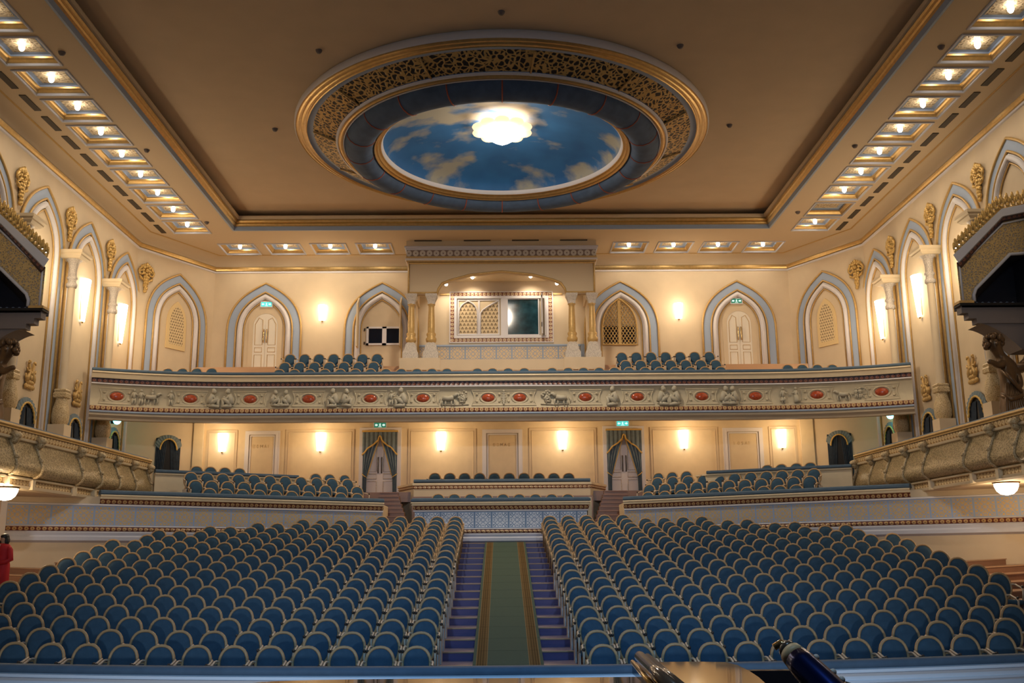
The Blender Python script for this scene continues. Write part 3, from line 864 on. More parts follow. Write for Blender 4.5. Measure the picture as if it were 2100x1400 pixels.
# ------------------------------------------------------------------ balcony front
def balc_y(x):
    a = abs(x-X0)
    return 37.2 if a < 8.5 else 37.2 - 1.15*((a-8.5)/6.2)**2.6
BX = [-14.9 + 0.4*k for k in range(12)] + [-10 + 1.0*k for k in range(21)] + [10.5 + 0.4*k for k in range(12)]
BP = [(x+X0, balc_y(x+X0)) for x in BX]
bal = thing('balcony_parapet', 'long balcony front with blue cushion, plaster reliefs and red oval stones', 'parapet', (X0, 37.2, 8.4))
def bp(name, prof, m, us=1.0, parent=bal, smooth=False):
    b = MB(); b.sweep(prof, BP, us=us, smooth=smooth); return b.build(name, m, parent)
bp('cushion', [(-0.26, 9.26), (-0.26, 9.34), (-0.22, 9.38), (0.0, 9.38), (0.06, 9.35), (0.07, 9.29), (0.03, 9.26)], CUSH)
bp('coping', [(0.03, 9.26), (0.09, 9.25), (0.10, 9.20), (0.05, 9.17), (0.03, 9.05), (0.02, 9.01)], CREAM_L)
bp('upper_beads', [(-0.06, 9.01), (-0.05, 8.92), (-0.02, 8.84)], BEADT, us=5.5)
bp('upper_fillet', [(-0.02, 8.84), (0.04, 8.83), (0.04, 8.79), (-0.01, 8.78)], WHITE)
FAS = [(-0.02, 8.78), (-0.07, 8.66), (-0.10, 8.50), (-0.10, 8.32), (-0.06, 8.14), (0.0, 7.99)]
bp('fascia', FAS, COVE, smooth=True)
bp('lower_beads', [(0.0, 7.99), (0.05, 7.97), (0.07, 7.88), (0.04, 7.82)], BEAD, us=5.5)
bp('lower_fillet', [(0.04, 7.82), (0.09, 7.80), (0.09, 7.76), (0.03, 7.74)], BLUE)
bp('bottom_moulding', [(0.03, 7.74), (0.03, 7.66), (-0.06, 7.58), (-0.09, 7.57)], CREAM)
bp('rear_face', [(-0.26, 9.3), (-0.26, 8.6)], CREAM)
b = MB(); b.sweep([(-0.06, 7.60), (-0.10, 7.50), (-0.5, 7.52), (-2.2, 7.95), (-4.9, 8.12)], [(p[0], p[1]) for p in BP]); struct(b.build('ceiling_under_balcony', CREAM))

def fas(z):
    for (d0, z0), (d1, z1) in zip(FAS, FAS[1:]):
        if z1 <= z <= z0: return d0 + (d1-d0)*(z-z0)/(z1-z0)
    return 0.0
def bfr(x, z=0.0):
    y = balc_y(x); e = 0.05
    dy = (balc_y(x+e)-balc_y(x-e))/(2*e)
    l = math.hypot(1, dy); return frame((x, y, z), (1/l, dy/l), (dy/l, -1/l))
def fx(u, v):      # balcony x under pixel column u
    x = (u-1030)/2060*38
    for _ in range(6):
        p = atL(u, v, (x, balc_y(x)), (1, 0)); x = p.x
    return x
OV = [(240, 806), (390, 817), (512, 818), (632, 819), (759, 818), (867, 815), (1001, 814), (1066, 814), (1201, 813), (1308, 812), (1440, 811), (1550, 810), (1676, 808), (1808, 800)]
OX = [fx(*p) for p in OV]
for x in OX:
    fr = bfr(x)
    zc = 8.37
    hw = 0.62
    # curved-sided plaque with a sunk field
    b = MB()
    def edge(hw, hh, n=6):
        P = []
        for k in range(n+1): P.append((hw*(1-0.16*math.sin(PI*k/n)), zc-hh+2*hh*k/n))
        return P + [(-x_, z_) for x_, z_ in P[::-1]]
    o, i = edge(hw, 0.29), edge(hw-0.09, 0.21)
    off = lambda L, e: [fr @ Vector((px, fas(min(max(pz, 8.0), 8.77))+e, pz)) for px, pz in L]
    b.tube(off(o, 0.01), 0.028, 6, closed=True)
    b.tube(off(i, 0.005), 0.018, 6, closed=True)
    n0 = b.add(off(o, 0.008)); b.face(list(range(n0, n0+len(o))))
    for cx_, cz_ in ((0.42, 0.14), (-0.42, 0.14), (0.42, -0.14), (-0.42, -0.14)):
        b.blob(fr @ Vector((cx_, fas(zc+cz_)+0.02, zc+cz_)), 0.05, None, 8, 5)
    p = b.build('plaque', COVE, bal)
    b = MB(); b.tube([fr @ Vector((0.30*math.cos(2*PI*k/24), fas(zc)+0.03, zc+0.20*math.sin(2*PI*k/24))) for k in range(24)], 0.03, 6, closed=True); b.build('oval_frame', COVE, p)
    b = MB(); b.blob(fr @ Vector((0, fas(zc)+0.01, zc)), (0.24, 0.08, 0.155), fr.to_3x3(), 18, 10); b.build('oval_stone', REDSTONE, p)['label'] = 'red marble oval stone'

# plaster relief figures: small human and animal figures modelled from limbs
def limb(b, fr, pts, r0, r1):
    n = len(pts)
    b.tube([fr @ Vector((x, fas(min(max(z+8.37, 8.0), 8.77))+0.035+d, 8.37+z)) for x, z, d in pts], [r0+(r1-r0)*k/(n-1) for k in range(n)], 7)
def ball(b, fr, x, z, r, d=0.045):
    b.blob(fr @ Vector((x, fas(min(max(z+8.37, 8.0), 8.77))+d, 8.37+z)), r, fr.to_3x3() if not isinstance(r, (int, float)) else None, 9, 6)
def sitter(b, fr, x, f, s=1.0):
    s *= 1.18
    """a crouching figure facing side f"""
    g = lambda L: [(x+f*a*s, c*s-0.02, d) for a, c, d in L]
    ball(b, fr, x+f*0.03*s, 0.20*s, 0.068*s, 0.06)
    ball(b, fr, x+f*0.02*s, 0.235*s, 0.06*s, 0.045)
    limb(b, fr, g([(-0.0, 0.14, .02), (-0.05, 0.03, .02), (-0.07, -0.12, .02)]), 0.075*s, 0.095*s)
    limb(b, fr, g([(-0.06, -0.14, .04), (0.08, -0.02, .06), (0.16, 0.02, .05)]), 0.075*s, 0.055*s)
    limb(b, fr, g([(0.16, 0.02, .05), (0.14, -0.10, .04), (0.17, -0.20, .03)]), 0.05*s, 0.035*s)
    limb(b, fr, g([(-0.09, -0.17, .03), (0.06, -0.19, .05), (0.18, -0.205, .03)]), 0.06*s, 0.04*s)
    limb(b, fr, g([(-0.01, 0.12, .06), (0.06, 0.02, .08), (0.14, 0.07, .08)]), 0.038*s, 0.026*s)
def stander(b, fr, x, f, s=1.0, robe=False):
    s *= 1.08
    g = lambda L: [(x+f*a*s, c*s, d) for a, c, d in L]
    ball(b, fr, x, 0.225*s, 0.05*s, 0.05)
    limb(b, fr, g([(0, 0.17, .02), (0.0, 0.05, .02), (0.0, -0.05, .02)]), 0.06*s, 0.055*s)
    if robe:
        limb(b, fr, g([(0, 0.0, .02), (-0.02, -0.12, .03), (-0.03, -0.24, .02)]), 0.075*s, 0.11*s)
    else:
        limb(b, fr, g([(-0.02, -0.05, .02), (-0.04, -0.15, .02), (-0.05, -0.26, .02)]), 0.045*s, 0.025*s)
        limb(b, fr, g([(0.02, -0.05, .02), (0.05, -0.15, .02), (0.04, -0.26, .02)]), 0.045*s, 0.025*s)
    limb(b, fr, g([(0.04, 0.14, .03), (0.09, 0.06, .05), (0.14, 0.09, .04)]), 0.028*s, 0.02*s)
    limb(b, fr, g([(-0.04, 0.14, .03), (-0.08, 0.05, .03), (-0.07, -0.04, .03)]), 0.028*s, 0.02*s)
def beast(b, fr, x, f, s=1.0, low=0.0, rider=False):
    s *= 1.15
    g = lambda L: [(x+f*a*s, c*s+low, d) for a, c, d in L]
    limb(b, fr, g([(-0.24, 0.02, .02), (-0.05, 0.0, .04), (0.13, 0.03, .03)]), 0.095*s, 0.095*s)
    limb(b, fr, g([(0.13, 0.06, .03), (0.22, 0.14, .03), (0.26, 0.17, .03)]), 0.07*s, 0.045*s)
    limb(b, fr, g([(0.25, 0.17, .03), (0.33, 0.12, .03)]), 0.048*s, 0.028*s)
    for a, e in ((-0.24, -0.03), (-0.15, 0.02), (0.08, -0.02), (0.16, 0.03)):
        limb(b, fr, g([(a, -0.04, .02), (a+e, -0.14, .02), (a, -0.25, .02)]), 0.04*s, 0.022*s)
    limb(b, fr, g([(-0.31, 0.04, .02), (-0.36, -0.06, .02), (-0.35, -0.14, .02)]), 0.022*s, 0.015*s)
    if rider: 
        ball(b, fr, x, 0.27*s+low, 0.045*s); limb(b, fr, g([(0, 0.22, .04), (-0.02, 0.06, .04)]), 0.045*s, 0.05*s); limb(b, fr, g([(0, 0.08, .07), (0.05, -0.08, .08)]), 0.035*s, 0.022*s)
def tree(b, fr, x, f):
    rnd = random.Random(int(x*100))
    limb(b, fr, [(x, -0.26, .01), (x+0.02, -0.05, .02), (x, 0.08, .02)], 0.035, 0.025)
    for k in range(26):
        a = rnd.uniform(0, 2*PI); r = math.sqrt(rnd.random())*0.19
        ball(b, fr, x+r*math.cos(a), 0.10+0.9*r*math.sin(a), rnd.uniform(0.03, 0.055), 0.045)
def ground(b, fr, x0, x1):
    limb(b, fr, [(x0, -0.25, 0), ((x0+x1)/2, -0.275, 0), (x1, -0.25, 0)], 0.022, 0.022)
RL = [(312, 811), (452, 819), (575, 820), (695, 819), (815, 817), (934, 816), (1033, 814), (1136, 814), (1256, 813), (1372, 812), (1495, 810), (1620, 808), (1745, 804)]
for k, (u, v) in enumerate(RL):
    x = fx(u, v); fr = bfr(x); b = MB()
    if k == 0:
        stander(b, fr, -0.62, 1); stander(b, fr, -0.38, 1); beast(b, fr, 0.02, 1, 0.85, 0.0, True); stander(b, fr, 0.66, -1)
    elif k == 1: sitter(b, fr, -0.28, 1, 1.15); sitter(b, fr, 0.30, -1, 1.15); ground(b, fr, -0.5, 0.5)
    elif k == 2:
        sitter(b, fr, -0.22, 1, 1.0); sitter(b, fr, 0.22, -1, 1.0); limb(b, fr, [(-0.1, -0.22, .03), (0.1, -0.22, .03)], 0.07, 0.07)
    elif k == 3: sitter(b, fr, -0.2, -1, 1.15); sitter(b, fr, 0.25, 1, 1.1); ground(b, fr, -0.4, 0.45)
    elif k == 4: stander(b, fr, -0.24, 1, 1.0); limb(b, fr, [(-0.3, 0.0, .03), (-0.1, 0.2, .04)], 0.03, 0.02); sitter(b, fr, 0.16, -1, 1.2); ground(b, fr, -0.35, 0.35)
    elif k == 5: beast(b, fr, -0.22, 1, 0.95, -0.03); tree(b, fr, 0.26, 1); sitter(b, fr, 0.28, -1, 0.6); ground(b, fr, -0.55, 0.5)
    elif k == 6:
        for j in range(7): ball(b, fr, 0, 0.24-0.08*j, (0.11-0.022*abs(j-3), 0.06, 0.07), 0.03)
    elif k == 7: tree(b, fr, -0.28, 1); sitter(b, fr, -0.26, 1, 0.6); beast(b, fr, 0.22, -1, 0.95, -0.03); ground(b, fr, -0.5, 0.55)
    elif k == 8: sitter(b, fr, 0.04, -1, 1.2); ball(b, fr, 0.1, -0.05, 0.1)
    elif k == 9: sitter(b, fr, -0.24, 1, 1.2); sitter(b, fr, 0.24, -1, 1.2); ground(b, fr, -0.45, 0.45)
    elif k == 10: sitter(b, fr, -0.15, 1, 1.15); sitter(b, fr, 0.17, -1, 1.15)
    elif k == 11: stander(b, fr, -0.25, 1, 1.05); limb(b, fr, [(-0.36, -0.18, .03), (-0.2, -0.18, .03)], 0.06, 0.06); stander(b, fr, 0.22, -1, 1.05, True)
    elif k == 12:
        beast(b, fr, -0.32, -1, 0.8, -0.04)
        b.tube([fr @ Vector((0.38+0.24*math.cos(2*PI*j/20), fas(8.33)+0.04, 8.33+0.24*math.sin(2*PI*j/20))) for j in range(20)], 0.022, 6, closed=True)
        for j in range(6): limb(b, fr, [(0.38, -0.04, .01), (0.38+0.22*math.cos(PI*j/3), -0.04+0.22*math.sin(PI*j/3), .01)], 0.014, 0.014)
        limb(b, fr, [(0.38, -0.04, .02), (-0.2, 0.0, .02)], 0.02, 0.02); stander(b, fr, 0.18, 1, 0.7); stander(b, fr, 0.32, 1, 0.7)
    b.build('relief_figures' if k != 6 else 'relief_leaf', RELIEF, bal)

# ------------------------------------------------------------------ balcony floor, steps
b = MB()
for (y0, y1, z, xw) in ((37.4, 39.05, 8.77, 15.1), (39.05, 40.05, 9.28, 13.0), (40.05, 41.0, 9.81, 13.0), (41.0, 41.9, 10.12, 13.0), (41.9, YB, 10.50, 13.0)):
    b.box(mx(-1, xw), mx(1, xw), y0, y1, z-0.5, z)
for s in (-1, 1):
    x0_, x1_ = sorted((mx(s, 13.0), mx(s, 15.1))); b.box(x0_, x1_, 39.05, 43.9, 8.6, 9.1)
struct(b.build('floor_balcony', WOODO))

# ------------------------------------------------------------------ control booth on the balcony
YF = 41.8
def booth():
    t = thing('booth_canopy', 'wide cream canopy of the control booth with carved frieze and flat arch', 'canopy', (X0, YF, 14.6))
    L_, R_ = -4.02, 4.10
    xc = (L_+R_)/2
    # arch outline: flat basket arch between the inner columns
    A = []
    hw = 2.78
    pts = [(hw, 13.62), (hw-0.06, 13.86), (hw-0.22, 14.10), (hw-0.55, 14.24), (1.35, 14.48), (0.0, 14.62)]
    A = [(xc+x, z) for x, z in pts] + [(xc-x, z) for x, z in pts[::-1][1:]]
    b = MB()
    fr = frame((0, YF, 0), (1, 0), (0, -1))
    top = [(x, 15.05) for x, z in A]
    n = b.add([fr @ Vector((x, 0, z)) for x, z in A]); m = b.add([fr @ Vector((x, 0, z)) for x, z in top])
    n2 = b.add([fr @ Vector((x, -0.35, z)) for x, z in A])
    for i in range(len(A)-1):
        b.face((n+i, n+i+1, m+i+1, m+i)); b.face((n+i, n2+i, n2+i+1, n+i+1))
    for x0, x1 in ((L_, A[-1][0]), (A[0][0], R_)):
        b.box(x0, x1, YF, YF+0.35, 13.62, 15.05)
    for x in (L_, R_-0.35): b.box(x, x+0.35, YF+0.35, YB, 13.62, 15.05)
    b.build('front', SOFFIT, t)
    b = MB()
    b.tube([fr @ Vector((x, 0.0, z)) for x, z in A], 0.05, 6)
    for (x0, z0, x1, z1) in ((L_+0.06, 13.66, L_+0.06, 15.0), (R_-0.06, 13.66, R_-0.06, 15.0), (L_+0.06, 15.0, R_-0.06, 15.0), (L_+0.06, 13.68, A[-1][0], 13.68), (A[0][0], 13.68, R_-0.06, 13.68)):
        b.tube([fr @ Vector((x0, 0.0, z0)), fr @ Vector((x1, 0.0, z1))], 0.045, 6)
    b.build('gilt_border', GOLDP, t)
    P = [(L_, YB), (L_, YF), (R_, YF), (R_, YB)]
    def S(name, prof, m, us=1.0):
        q = MB(); q.sweep(prof, P, us=us); return q.build(name, m, t)
    S('lower_moulding', [(0.0, 15.05), (0.05, 15.07), (0.06, 15.12)], GOLDP)
    S('white_fillet', [(0.06, 15.12), (0.10, 15.14), (0.10, 15.20), (0.06, 15.22)], WHITE)
    S('gilt_fillet', [(0.06, 15.22), (0.07, 15.30)], GOLDP)
    S('carved_frieze', [(0.05, 15.30), (0.05, 15.58)], FRIEZE, us=3.4)
    S('cornice', [(0.05, 15.58), (0.09, 15.60), (0.09, 15.66), (0.14, 15.69), (0.14, 15.74), (0.10, 15.76)], GREYW)
    S('upper_band', [(0.06, 15.76), (0.06, 16.0)], SOFFIT)
    b = MB(); b.box(L_+0.05, R_-0.05, YF+0.05, YB, 14.85, 14.9); b.build('inner_ceiling', CREAM_L, t)
    # side walls below
    for s, x in ((-1, L_+0.02), (1, R_-0.27)):
        b = MB(); b.box(x, x+0.25, 43.0, YB, 10.8, 13.65); b.build('side_pier', CREAM, t)
    for s, x0, x1 in ((-1, -3.98, -2.72), (1, 2.80, 4.06)):
        p = MB(); p.box(x0-0.28, x1+0.16 if s < 0 else x1+0.28, YF-0.55, YB, 10.2, 10.72) if s < 0 else p.box(x0-0.16, x1+0.28, YF-0.55, YB, 10.2, 10.72)
        o = p.build('column_plinth', CREAM, None, ((x0+x1)/2, YF, 10.2))
        tag(o, 'low cream plinth block under the %s pair of booth columns' % SIDE[s], 'plinth')
    p = MB(); p.box(-2.72+0.12, 2.8-0.12, YF-0.45, YB, 10.2, 10.66)
    tag(p.build('booth_step', CREAM, None, (X0, YF, 10.2)), 'low cream step between the booth column plinths', 'step')
    for k, (x, lab) in enumerate(((-3.84, 'outer column at the left end of the control booth'), (-2.98, 'inner column at the left of the control booth window'), (3.05, 'inner column at the right of the control booth window'), (3.92, 'outer column at the right end of the control booth'))):
        c = thing('booth_column', 'slender gilt and cream ' + lab, 'column', (x, YF+0.1, 10.72), 'control booth columns')
        y = YF+0.1
        b = MB(); b.prof_box([(0.33, 10.72), (0.33, 11.02), (0.27, 11.12), (0.22, 11.38), (0.14, 11.5)], x, y); b.build('base', CARVEDW, c)
        b = MB(); b.lathe([(0.14, 11.48), (0.22, 11.56), (0.23, 11.68), (0.17, 11.76), (0.20, 11.84), (0.20, 11.9), (0.15, 11.95), (0.15, 12.3), (0.125, 13.0), (0.125, 13.12), (0.17, 13.16), (0.16, 13.2)], x, y, 14); b.build('shaft', GOLDP, c)
        b = MB(); b.prof_box([(0.15, 13.18), (0.16, 13.3), (0.22, 13.46), (0.25, 13.52), (0.25, 13.62)], x, y); b.build('capital', CARVEDW, c)
    # dado tiles
    b = MB(); x0, x1 = -3.7, 3.55
    z0, z1 = 11.12, 11.82
    b.quad((x0, YB-0.05, z0), (x1, YB-0.05, z0), (x1, YB-0.05, z1), (x0, YB-0.05, z1), [(0, 0), (10.4, 0), (10.4, 1), (0, 1)])
    d = thing('tile_dado', 'low band of blue and gold patterned tiles under the control booth window', 'tiles', (X0, YB-0.05, 11.4))
    b.build('tiles', TILEB, d)
    b = MB(); b.box(x0-0.05, x1+0.05, YB-0.09, YB, z1, z1+0.07); b.box(x0-0.05, x1+0.05, YB-0.09, YB, z0-0.07, z0); b.box(x0-0.12, x0-0.04, YB-0.09, YB, z0-0.07, z1+0.07); b.box(x1+0.04, x1+0.3, YB-0.09, YB, z0-0.07, z1+0.07); b.build('border', BLUE, d)
    for s, x0_, x1_ in ((-1, -2.75, -2.3), (1, 2.35, 2.8)):
        b = MB(); b.box(x0_, x1_, YB-0.06, YB, 14.20, 14.28); struct(b.build('trim_%d' % (20+(s > 0)), GOLDP))
    # window
    wn = thing('booth_window', 'wide white-framed control booth window with pierced screen and dark pane with painted-in teal reflection', 'window', (X0, YB, 13.2))
    fr = BACK(0)
    def rect(b, x0, z0, x1, z1, w_, d0, d1):
        b.box(x0, x1, d0, d1, z0, z0+w_, fr); b.box(x0, x1, d0, d1, z1-w_, z1, fr); b.box(x0, x0+w_, d0, d1, z0+w_, z1-w_, fr); b.box(x1-w_, x1, d0, d1, z0+w_, z1-w_, fr)
    b = MB()
    X = [-2.28, 2.33]; Z = [12.02, 14.32]
    Q = [(X[0], Z[0]), (X[1], Z[0]), (X[1], Z[1]), (X[0], Z[1])]
    W_ = 0.17
    for (ax, az), (bx, bz), (nx, nz) in (((X[0]+W_, Z[0]), (X[1]-W_, Z[0]), (0, 1)), ((X[0]+W_, Z[1]-W_), (X[1]-W_, Z[1]-W_), (0, 1)), ((X[0], Z[0]), (X[0], Z[1]), (1, 0)), ((X[1]-W_, Z[0]), (X[1]-W_, Z[1]), (1, 0))):
        l = math.hypot(bx-ax, bz-az)*5.5
        b.quad(fr @ Vector((ax, 0.06, az)), fr @ Vector((bx, 0.06, bz)), fr @ Vector((bx+nx*W_, 0.06, bz+nz*W_)), fr @ Vector((ax+nx*W_, 0.06, az+nz*W_)), [(0, 0), (l, 0), (l, 1), (0, 1)])
    b.build('patterned_border', BEADC, wn)
    b = MB(); rect(b, X[0]-0.04, Z[0]-0.04, X[1]+0.04, Z[1]+0.04, 0.04, 0.0, 0.08); rect(b, X[0]+W_, Z[0]+W_, X[1]-W_, Z[1]-W_, 0.12, -0.02, 0.10); b.box(0.0, 0.28, -0.02, 0.092, 12.3, 14.05, fr); b.build('frame', WHITE, wn)
    b = MB(); b.box(-1.97, -0.02, -0.02, 0.006, 12.33, 14.02, fr); b.build('cream_backing', CREAM_L, wn)
    sc_ = MB()
    rect(sc_, -1.96, 12.34, -0.06, 14.0, 0.06, 0.0, 0.05); sc_.box(-1.03, -0.95, 0.0, 0.043, 12.36, 13.98, fr)
    ar = arch_line(0.42, 13.35, 13.92, 12.40, 8)
    sc_.tube([fr @ Vector((x-1.48, 0.04, z)) for x, z in ar], 0.035, 6)
    sc_.tube([fr @ Vector((x-0.92, 0.04, z)) for x, z in ((0.0, 12.4), (0.0, 13.35), (0.1, 13.5), (0.42, 13.72), (0.84, 13.95))], 0.035, 6)
    f = sc_.build('screen_frame', WHITE, wn)
    for x0_, poly in ((-1.48, ar), (-0.92, [(0.0, 12.4), (0.84, 12.4), (0.84, 13.92), (0.42, 13.70), (0.1, 13.48), (0.0, 13.35)])):
        b = MB(); n = b.add([fr @ Vector((x+x0_, 0.012, z)) for x, z in poly]); b.face(list(range(n, n+len(poly))), [(x/0.17, z/0.17) for x, z in poly]); b.build('pierced_screen', GRILLEL, f)
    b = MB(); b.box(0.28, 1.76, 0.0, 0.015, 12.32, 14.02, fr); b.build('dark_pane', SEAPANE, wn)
    b = MB(); rect(b, 0.27, 12.31, 1.74, 14.04, 0.05, 0.01, 0.06); b.build('pane_frame', WHITE, wn)
    b = MB(); b.box(1.82, 1.87, 0.05, 0.75, 12.25, 14.1, fr); b.box(1.98, 2.02, 0.05, 0.3, 12.25, 14.1, fr); o = b.build('open_sash', WHITE, wn)
    b = MB(); b.box(1.80, 1.84, 0.76, 0.80, 12.55, 12.75, fr); b.box(1.80, 1.84, 0.76, 0.80, 13.9, 14.0, fr); b.build('latch', KNOB, o)
    for k, (u, v) in enumerate(((910, 572), (969, 562), (1088, 560), (1147, 570))):
        p = atY(u+(5 if k == 0 else -5 if k == 3 else 0), v+(11 if k in (0, 3) else 6.5), YB-0.75)
        q = thing('booth_spotlight', 'small bright spotlight under the booth arch, %s from the left' % ORD[k], 'spotlight', tuple(p), 'spotlights under the booth arch')
        b = MB(); b.blob(p, 0.075, None, 10, 6); b.build('bulb', BULB, q)
        b = MB(); b.tube([p+Vector((0, 0.02, 0.04)), p+Vector((0, 0.12, 0.12))], 0.04, 8); b.build('housing', WHITE, q)
        L = bpy.data.lights.new('booth_spot', 'SPOT'); L.energy = 70; L.color = WARM2; L.spot_size = math.radians(120); L.spot_blend = 0.7; L.shadow_soft_size = 0.06
        o = bpy.data.objects.new('booth_spot', L); sc.collection.objects.link(o); o.parent = q; o.location = (0, 0.0, -0.10)
        o.rotation_euler = (Vector((0, 0.45, -1.0))).to_track_quat('-Z', 'Y').to_euler()
booth()

# open booth window on the left, lattice window on the right
def small_windows():
    fr = BACK(0)
    t = thing('booth_opening', 'small dark double window with white frame left of the control booth', 'window', (-5.3, YB, 12.3))
    b = MB()
    x0, x1, z0, z1 = -6.05, -4.52, 11.90, 12.74
    for a in ((x0, x1, z0, z0+0.08), (x0, x1, z1-0.08, z1), (x0, x0+0.1, z0, z1), (x1-0.06, x1, z0, z1), (-5.34, -5.15, z0, z1)):
        b.box(a[0], a[1], 0.0, 0.10, a[2], a[3], fr)
    b.build('frame', WHITE, t)
    b = MB(); b.box(x0+0.06, x1-0.04, 0.0, 0.03, z0+0.04, z1-0.04, fr); b.build('dark_pane', GLASSD, t)
    # the two perforated shutters folded out of the wall
    for x, hz, lab in ((-6.42, 13.95, 'left'), (-4.50, 13.95, 'right')):
        b = MB(); b.box(x-0.03, x+0.03, 0.08, 0.62, 11.75, hz-0.25, fr)
        n = b.add([fr @ Vector((x+e, d, z)) for e in (-0.03, 0.03) for d, z in ((0.08, hz-0.25), (0.62, hz-0.25), (0.08, hz+0.15))])
        b.face((n, n+1, n+2)); b.face((n+3, n+5, n+4)); b.face((n+1, n+4, n+5, n+2)); b.face((n, n+2, n+5, n+3))
        b.build('open_shutter', CREAM_L, t)
    b = MB()
    for z in (12.0, 12.62): b.box(x0-0.12, x0-0.06, 0.0, 0.05, z-0.06, z+0.06, fr)
    b.build('hinge', KNOB, t)
    # lattice window
    t = thing('lattice_window', 'pointed window with gilt diamond lattice shutters right of the control booth', 'window', (5.35, YB, 12.9))
    P = arch_line(0.78, 12.55, 13.98, 11.86, 10); P = [(x+5.36, z) for x, z in P]
    b = MB(); b.prism(P, fr, 0.0, 0.03); b.build('cream_backing', CREAM_L, t)
    b = MB(); b.box(4.66, 6.06, 0.02, 0.045, 11.9, 12.72, fr); b.build('dark_pane', GLASSD, t)
    b = MB(); b.tube([fr @ Vector((x, 0.09, z)) for x, z in P], 0.045, 6, closed=True); b.box(5.29, 5.43, 0.03, 0.12, 11.86, 13.9, fr); b.build('frame', GOLDP, t)
    b = MB()
    def inside(x, z):
        if z < 11.9: return False
        if z < 12.55: return abs(x-5.36) < 0.74
        for (xa, za), (xb, zb) in zip(P[len(P)//2:], P[len(P)//2+1:]):
            if zb <= z <= za and za > zb: return abs(x-5.36) < (xa+(xb-xa)*(za-z)/(za-zb))-5.36-0.03
        return False
    st = 0.155
    for sg in (1, -1):
        for k in range(-40, 60):
            run = []
            c = k*st
            for j in range(0, 140):
                z = 11.86+j*0.016
                x = 5.36 + (sg*(z-11.9)*0.66 + c)
                if inside(x, z): run.append((x, z))
            if len(run) > 3:
                a, e = run[0], run[-1]
                b.tube([fr @ Vector((a[0], 0.075, a[1])), fr @ Vector((e[0], 0.075, e[1]))], 0.022, 4, cap=False)
    b.build('lattice', GOLDP, t)
small_windows()

# ------------------------------------------------------------------ doors
def arched_door(n, x, label):
    fr = BACK(x)
    t = thing('door_%d' % n, label, 'door', (x, YB, 10.5)); t['kind'] = 'structure'
    hw, sp, r = 0.55, 12.85, 0.55
    o = [(-hw-0.2, 10.5)] + [(-(hw+0.2)*math.cos(PI*k/16), sp+0.75*math.sin(PI*k/16)) for k in range(17)] + [(hw+0.2, 10.5)]
    i = [(-hw, 10.5)] + [(-hw*math.cos(PI*k/16), sp+0.55*math.sin(PI*k/16)) for k in range(17)] + [(hw, 10.5)]
    b = MB(); b.band(o, i, fr, 0.0, 0.04); b.build('reveal', CREAM, t)
    for s in (-1, 1):
        pl = [(0.01*s, 10.5)] + [(s*hw*math.sin(PI/2*k/8), sp+0.55*math.cos(PI/2*k/8)) for k in range(9)] + [(hw*s, 10.5)]
        b = MB(); b.prism(pl[::-s] if s > 0 else pl, fr, 0.0, 0.025); lf = b.build('leaf', WHITE_D, t)
        b = MB()
        for pts in ([(0.13, 11.95), (0.13, 13.1), (0.30, 13.2), (0.46, 12.9), (0.46, 11.95)], [(0.13, 11.62), (0.13, 11.82), (0.46, 11.82), (0.46, 11.62)], [(0.13, 10.65), (0.13, 11.5), (0.46, 11.5), (0.46, 10.65)]):
            b.tube([fr @ Vector((s*px, 0.03, z)) for px, z in pts], 0.014, 5, closed=True)
        b.build('panel_line', GOLDP, lf)
        b = MB(); b.tube([fr @ Vector((s*0.065, 0.06, 12.05)), fr @ Vector((s*0.065, 0.09, 12.1)), fr @ Vector((s*0.065, 0.09, 12.6)), fr @ Vector((s*0.065, 0.06, 12.65))], 0.026, 6); b.build('handle', BRASS, lf)
arched_door(1, -10.60, 'white arched double door at the left of the balcony wall')
arched_door(2, 10.78, 'white arched double door at the right of the balcony wall')

def exit_sign(fr, x, z, label, bright=False, w_=0.24, h=0.105):
    p = fr @ Vector((x, 0.05, z))
    t = thing('exit_sign', label, 'sign', tuple(p), 'green exit signs')
    b = MB(); b.box(x-w_-0.04, x+w_+0.04, 0.0, 0.06, z-h-0.04, z+h+0.04, fr); b.build('casing', WHITE, t)
    b = MB(); b.box(x-w_, x+w_, 0.06, 0.066, z-h, z+h, fr); b.build('green_face', SIGNB if bright else SIGNG, t)
    y = 0.07
    for s in (-1, 1):
        b = MB(); c = x+s*w_*0.62
        b.prism([(c-s*0.055, z-0.02), (c, z-0.02), (c, z-0.055), (c+s*0.065, z), (c, z+0.055), (c, z+0.02), (c-s*0.055, z+0.02)][::s], fr, y, y+0.004); b.build('arrow', SIGNW, t)
    b = MB()
    b.box(x-0.075, x+0.075, y, y+0.004, z-h*0.8, z-h*0.7, fr); b.blob(fr @ Vector((x+0.005, y, z+0.055)), (0.016, 0.004, 0.016), fr.to_3x3(), 8, 5)
    for (xa, za, xb, zb, r) in ((0.0, 0.035, -0.005, -0.01, 0.014), (-0.005, -0.01, 0.03, -0.03, 0.009), (0.03, -0.03, 0.02, -0.065, 0.008), (-0.005, -0.01, -0.035, -0.055, 0.009), (0.0, 0.03, 0.035, 0.01, 0.007), (0.0, 0.03, -0.035, 0.02, 0.007)):
        b.tube([fr @ Vector((x+xa, y, z+za)), fr @ Vector((x+xb, y, z+zb))], r, 5)
    b.build('running_figure', SIGNW, t)
exit_sign(BACK(0), -10.60, 13.82, 'bright green exit sign over the left balcony door', True)
exit_sign(BACK(0), 10.72, 13.86, 'dim green exit sign over the right balcony door')
exit_sign(LOW(0), -5.03, 7.93, 'dim green exit sign over the left curtained door')
exit_sign(LOW(0), 5.03, 7.93, 'bright green exit sign over the right curtained door', True)

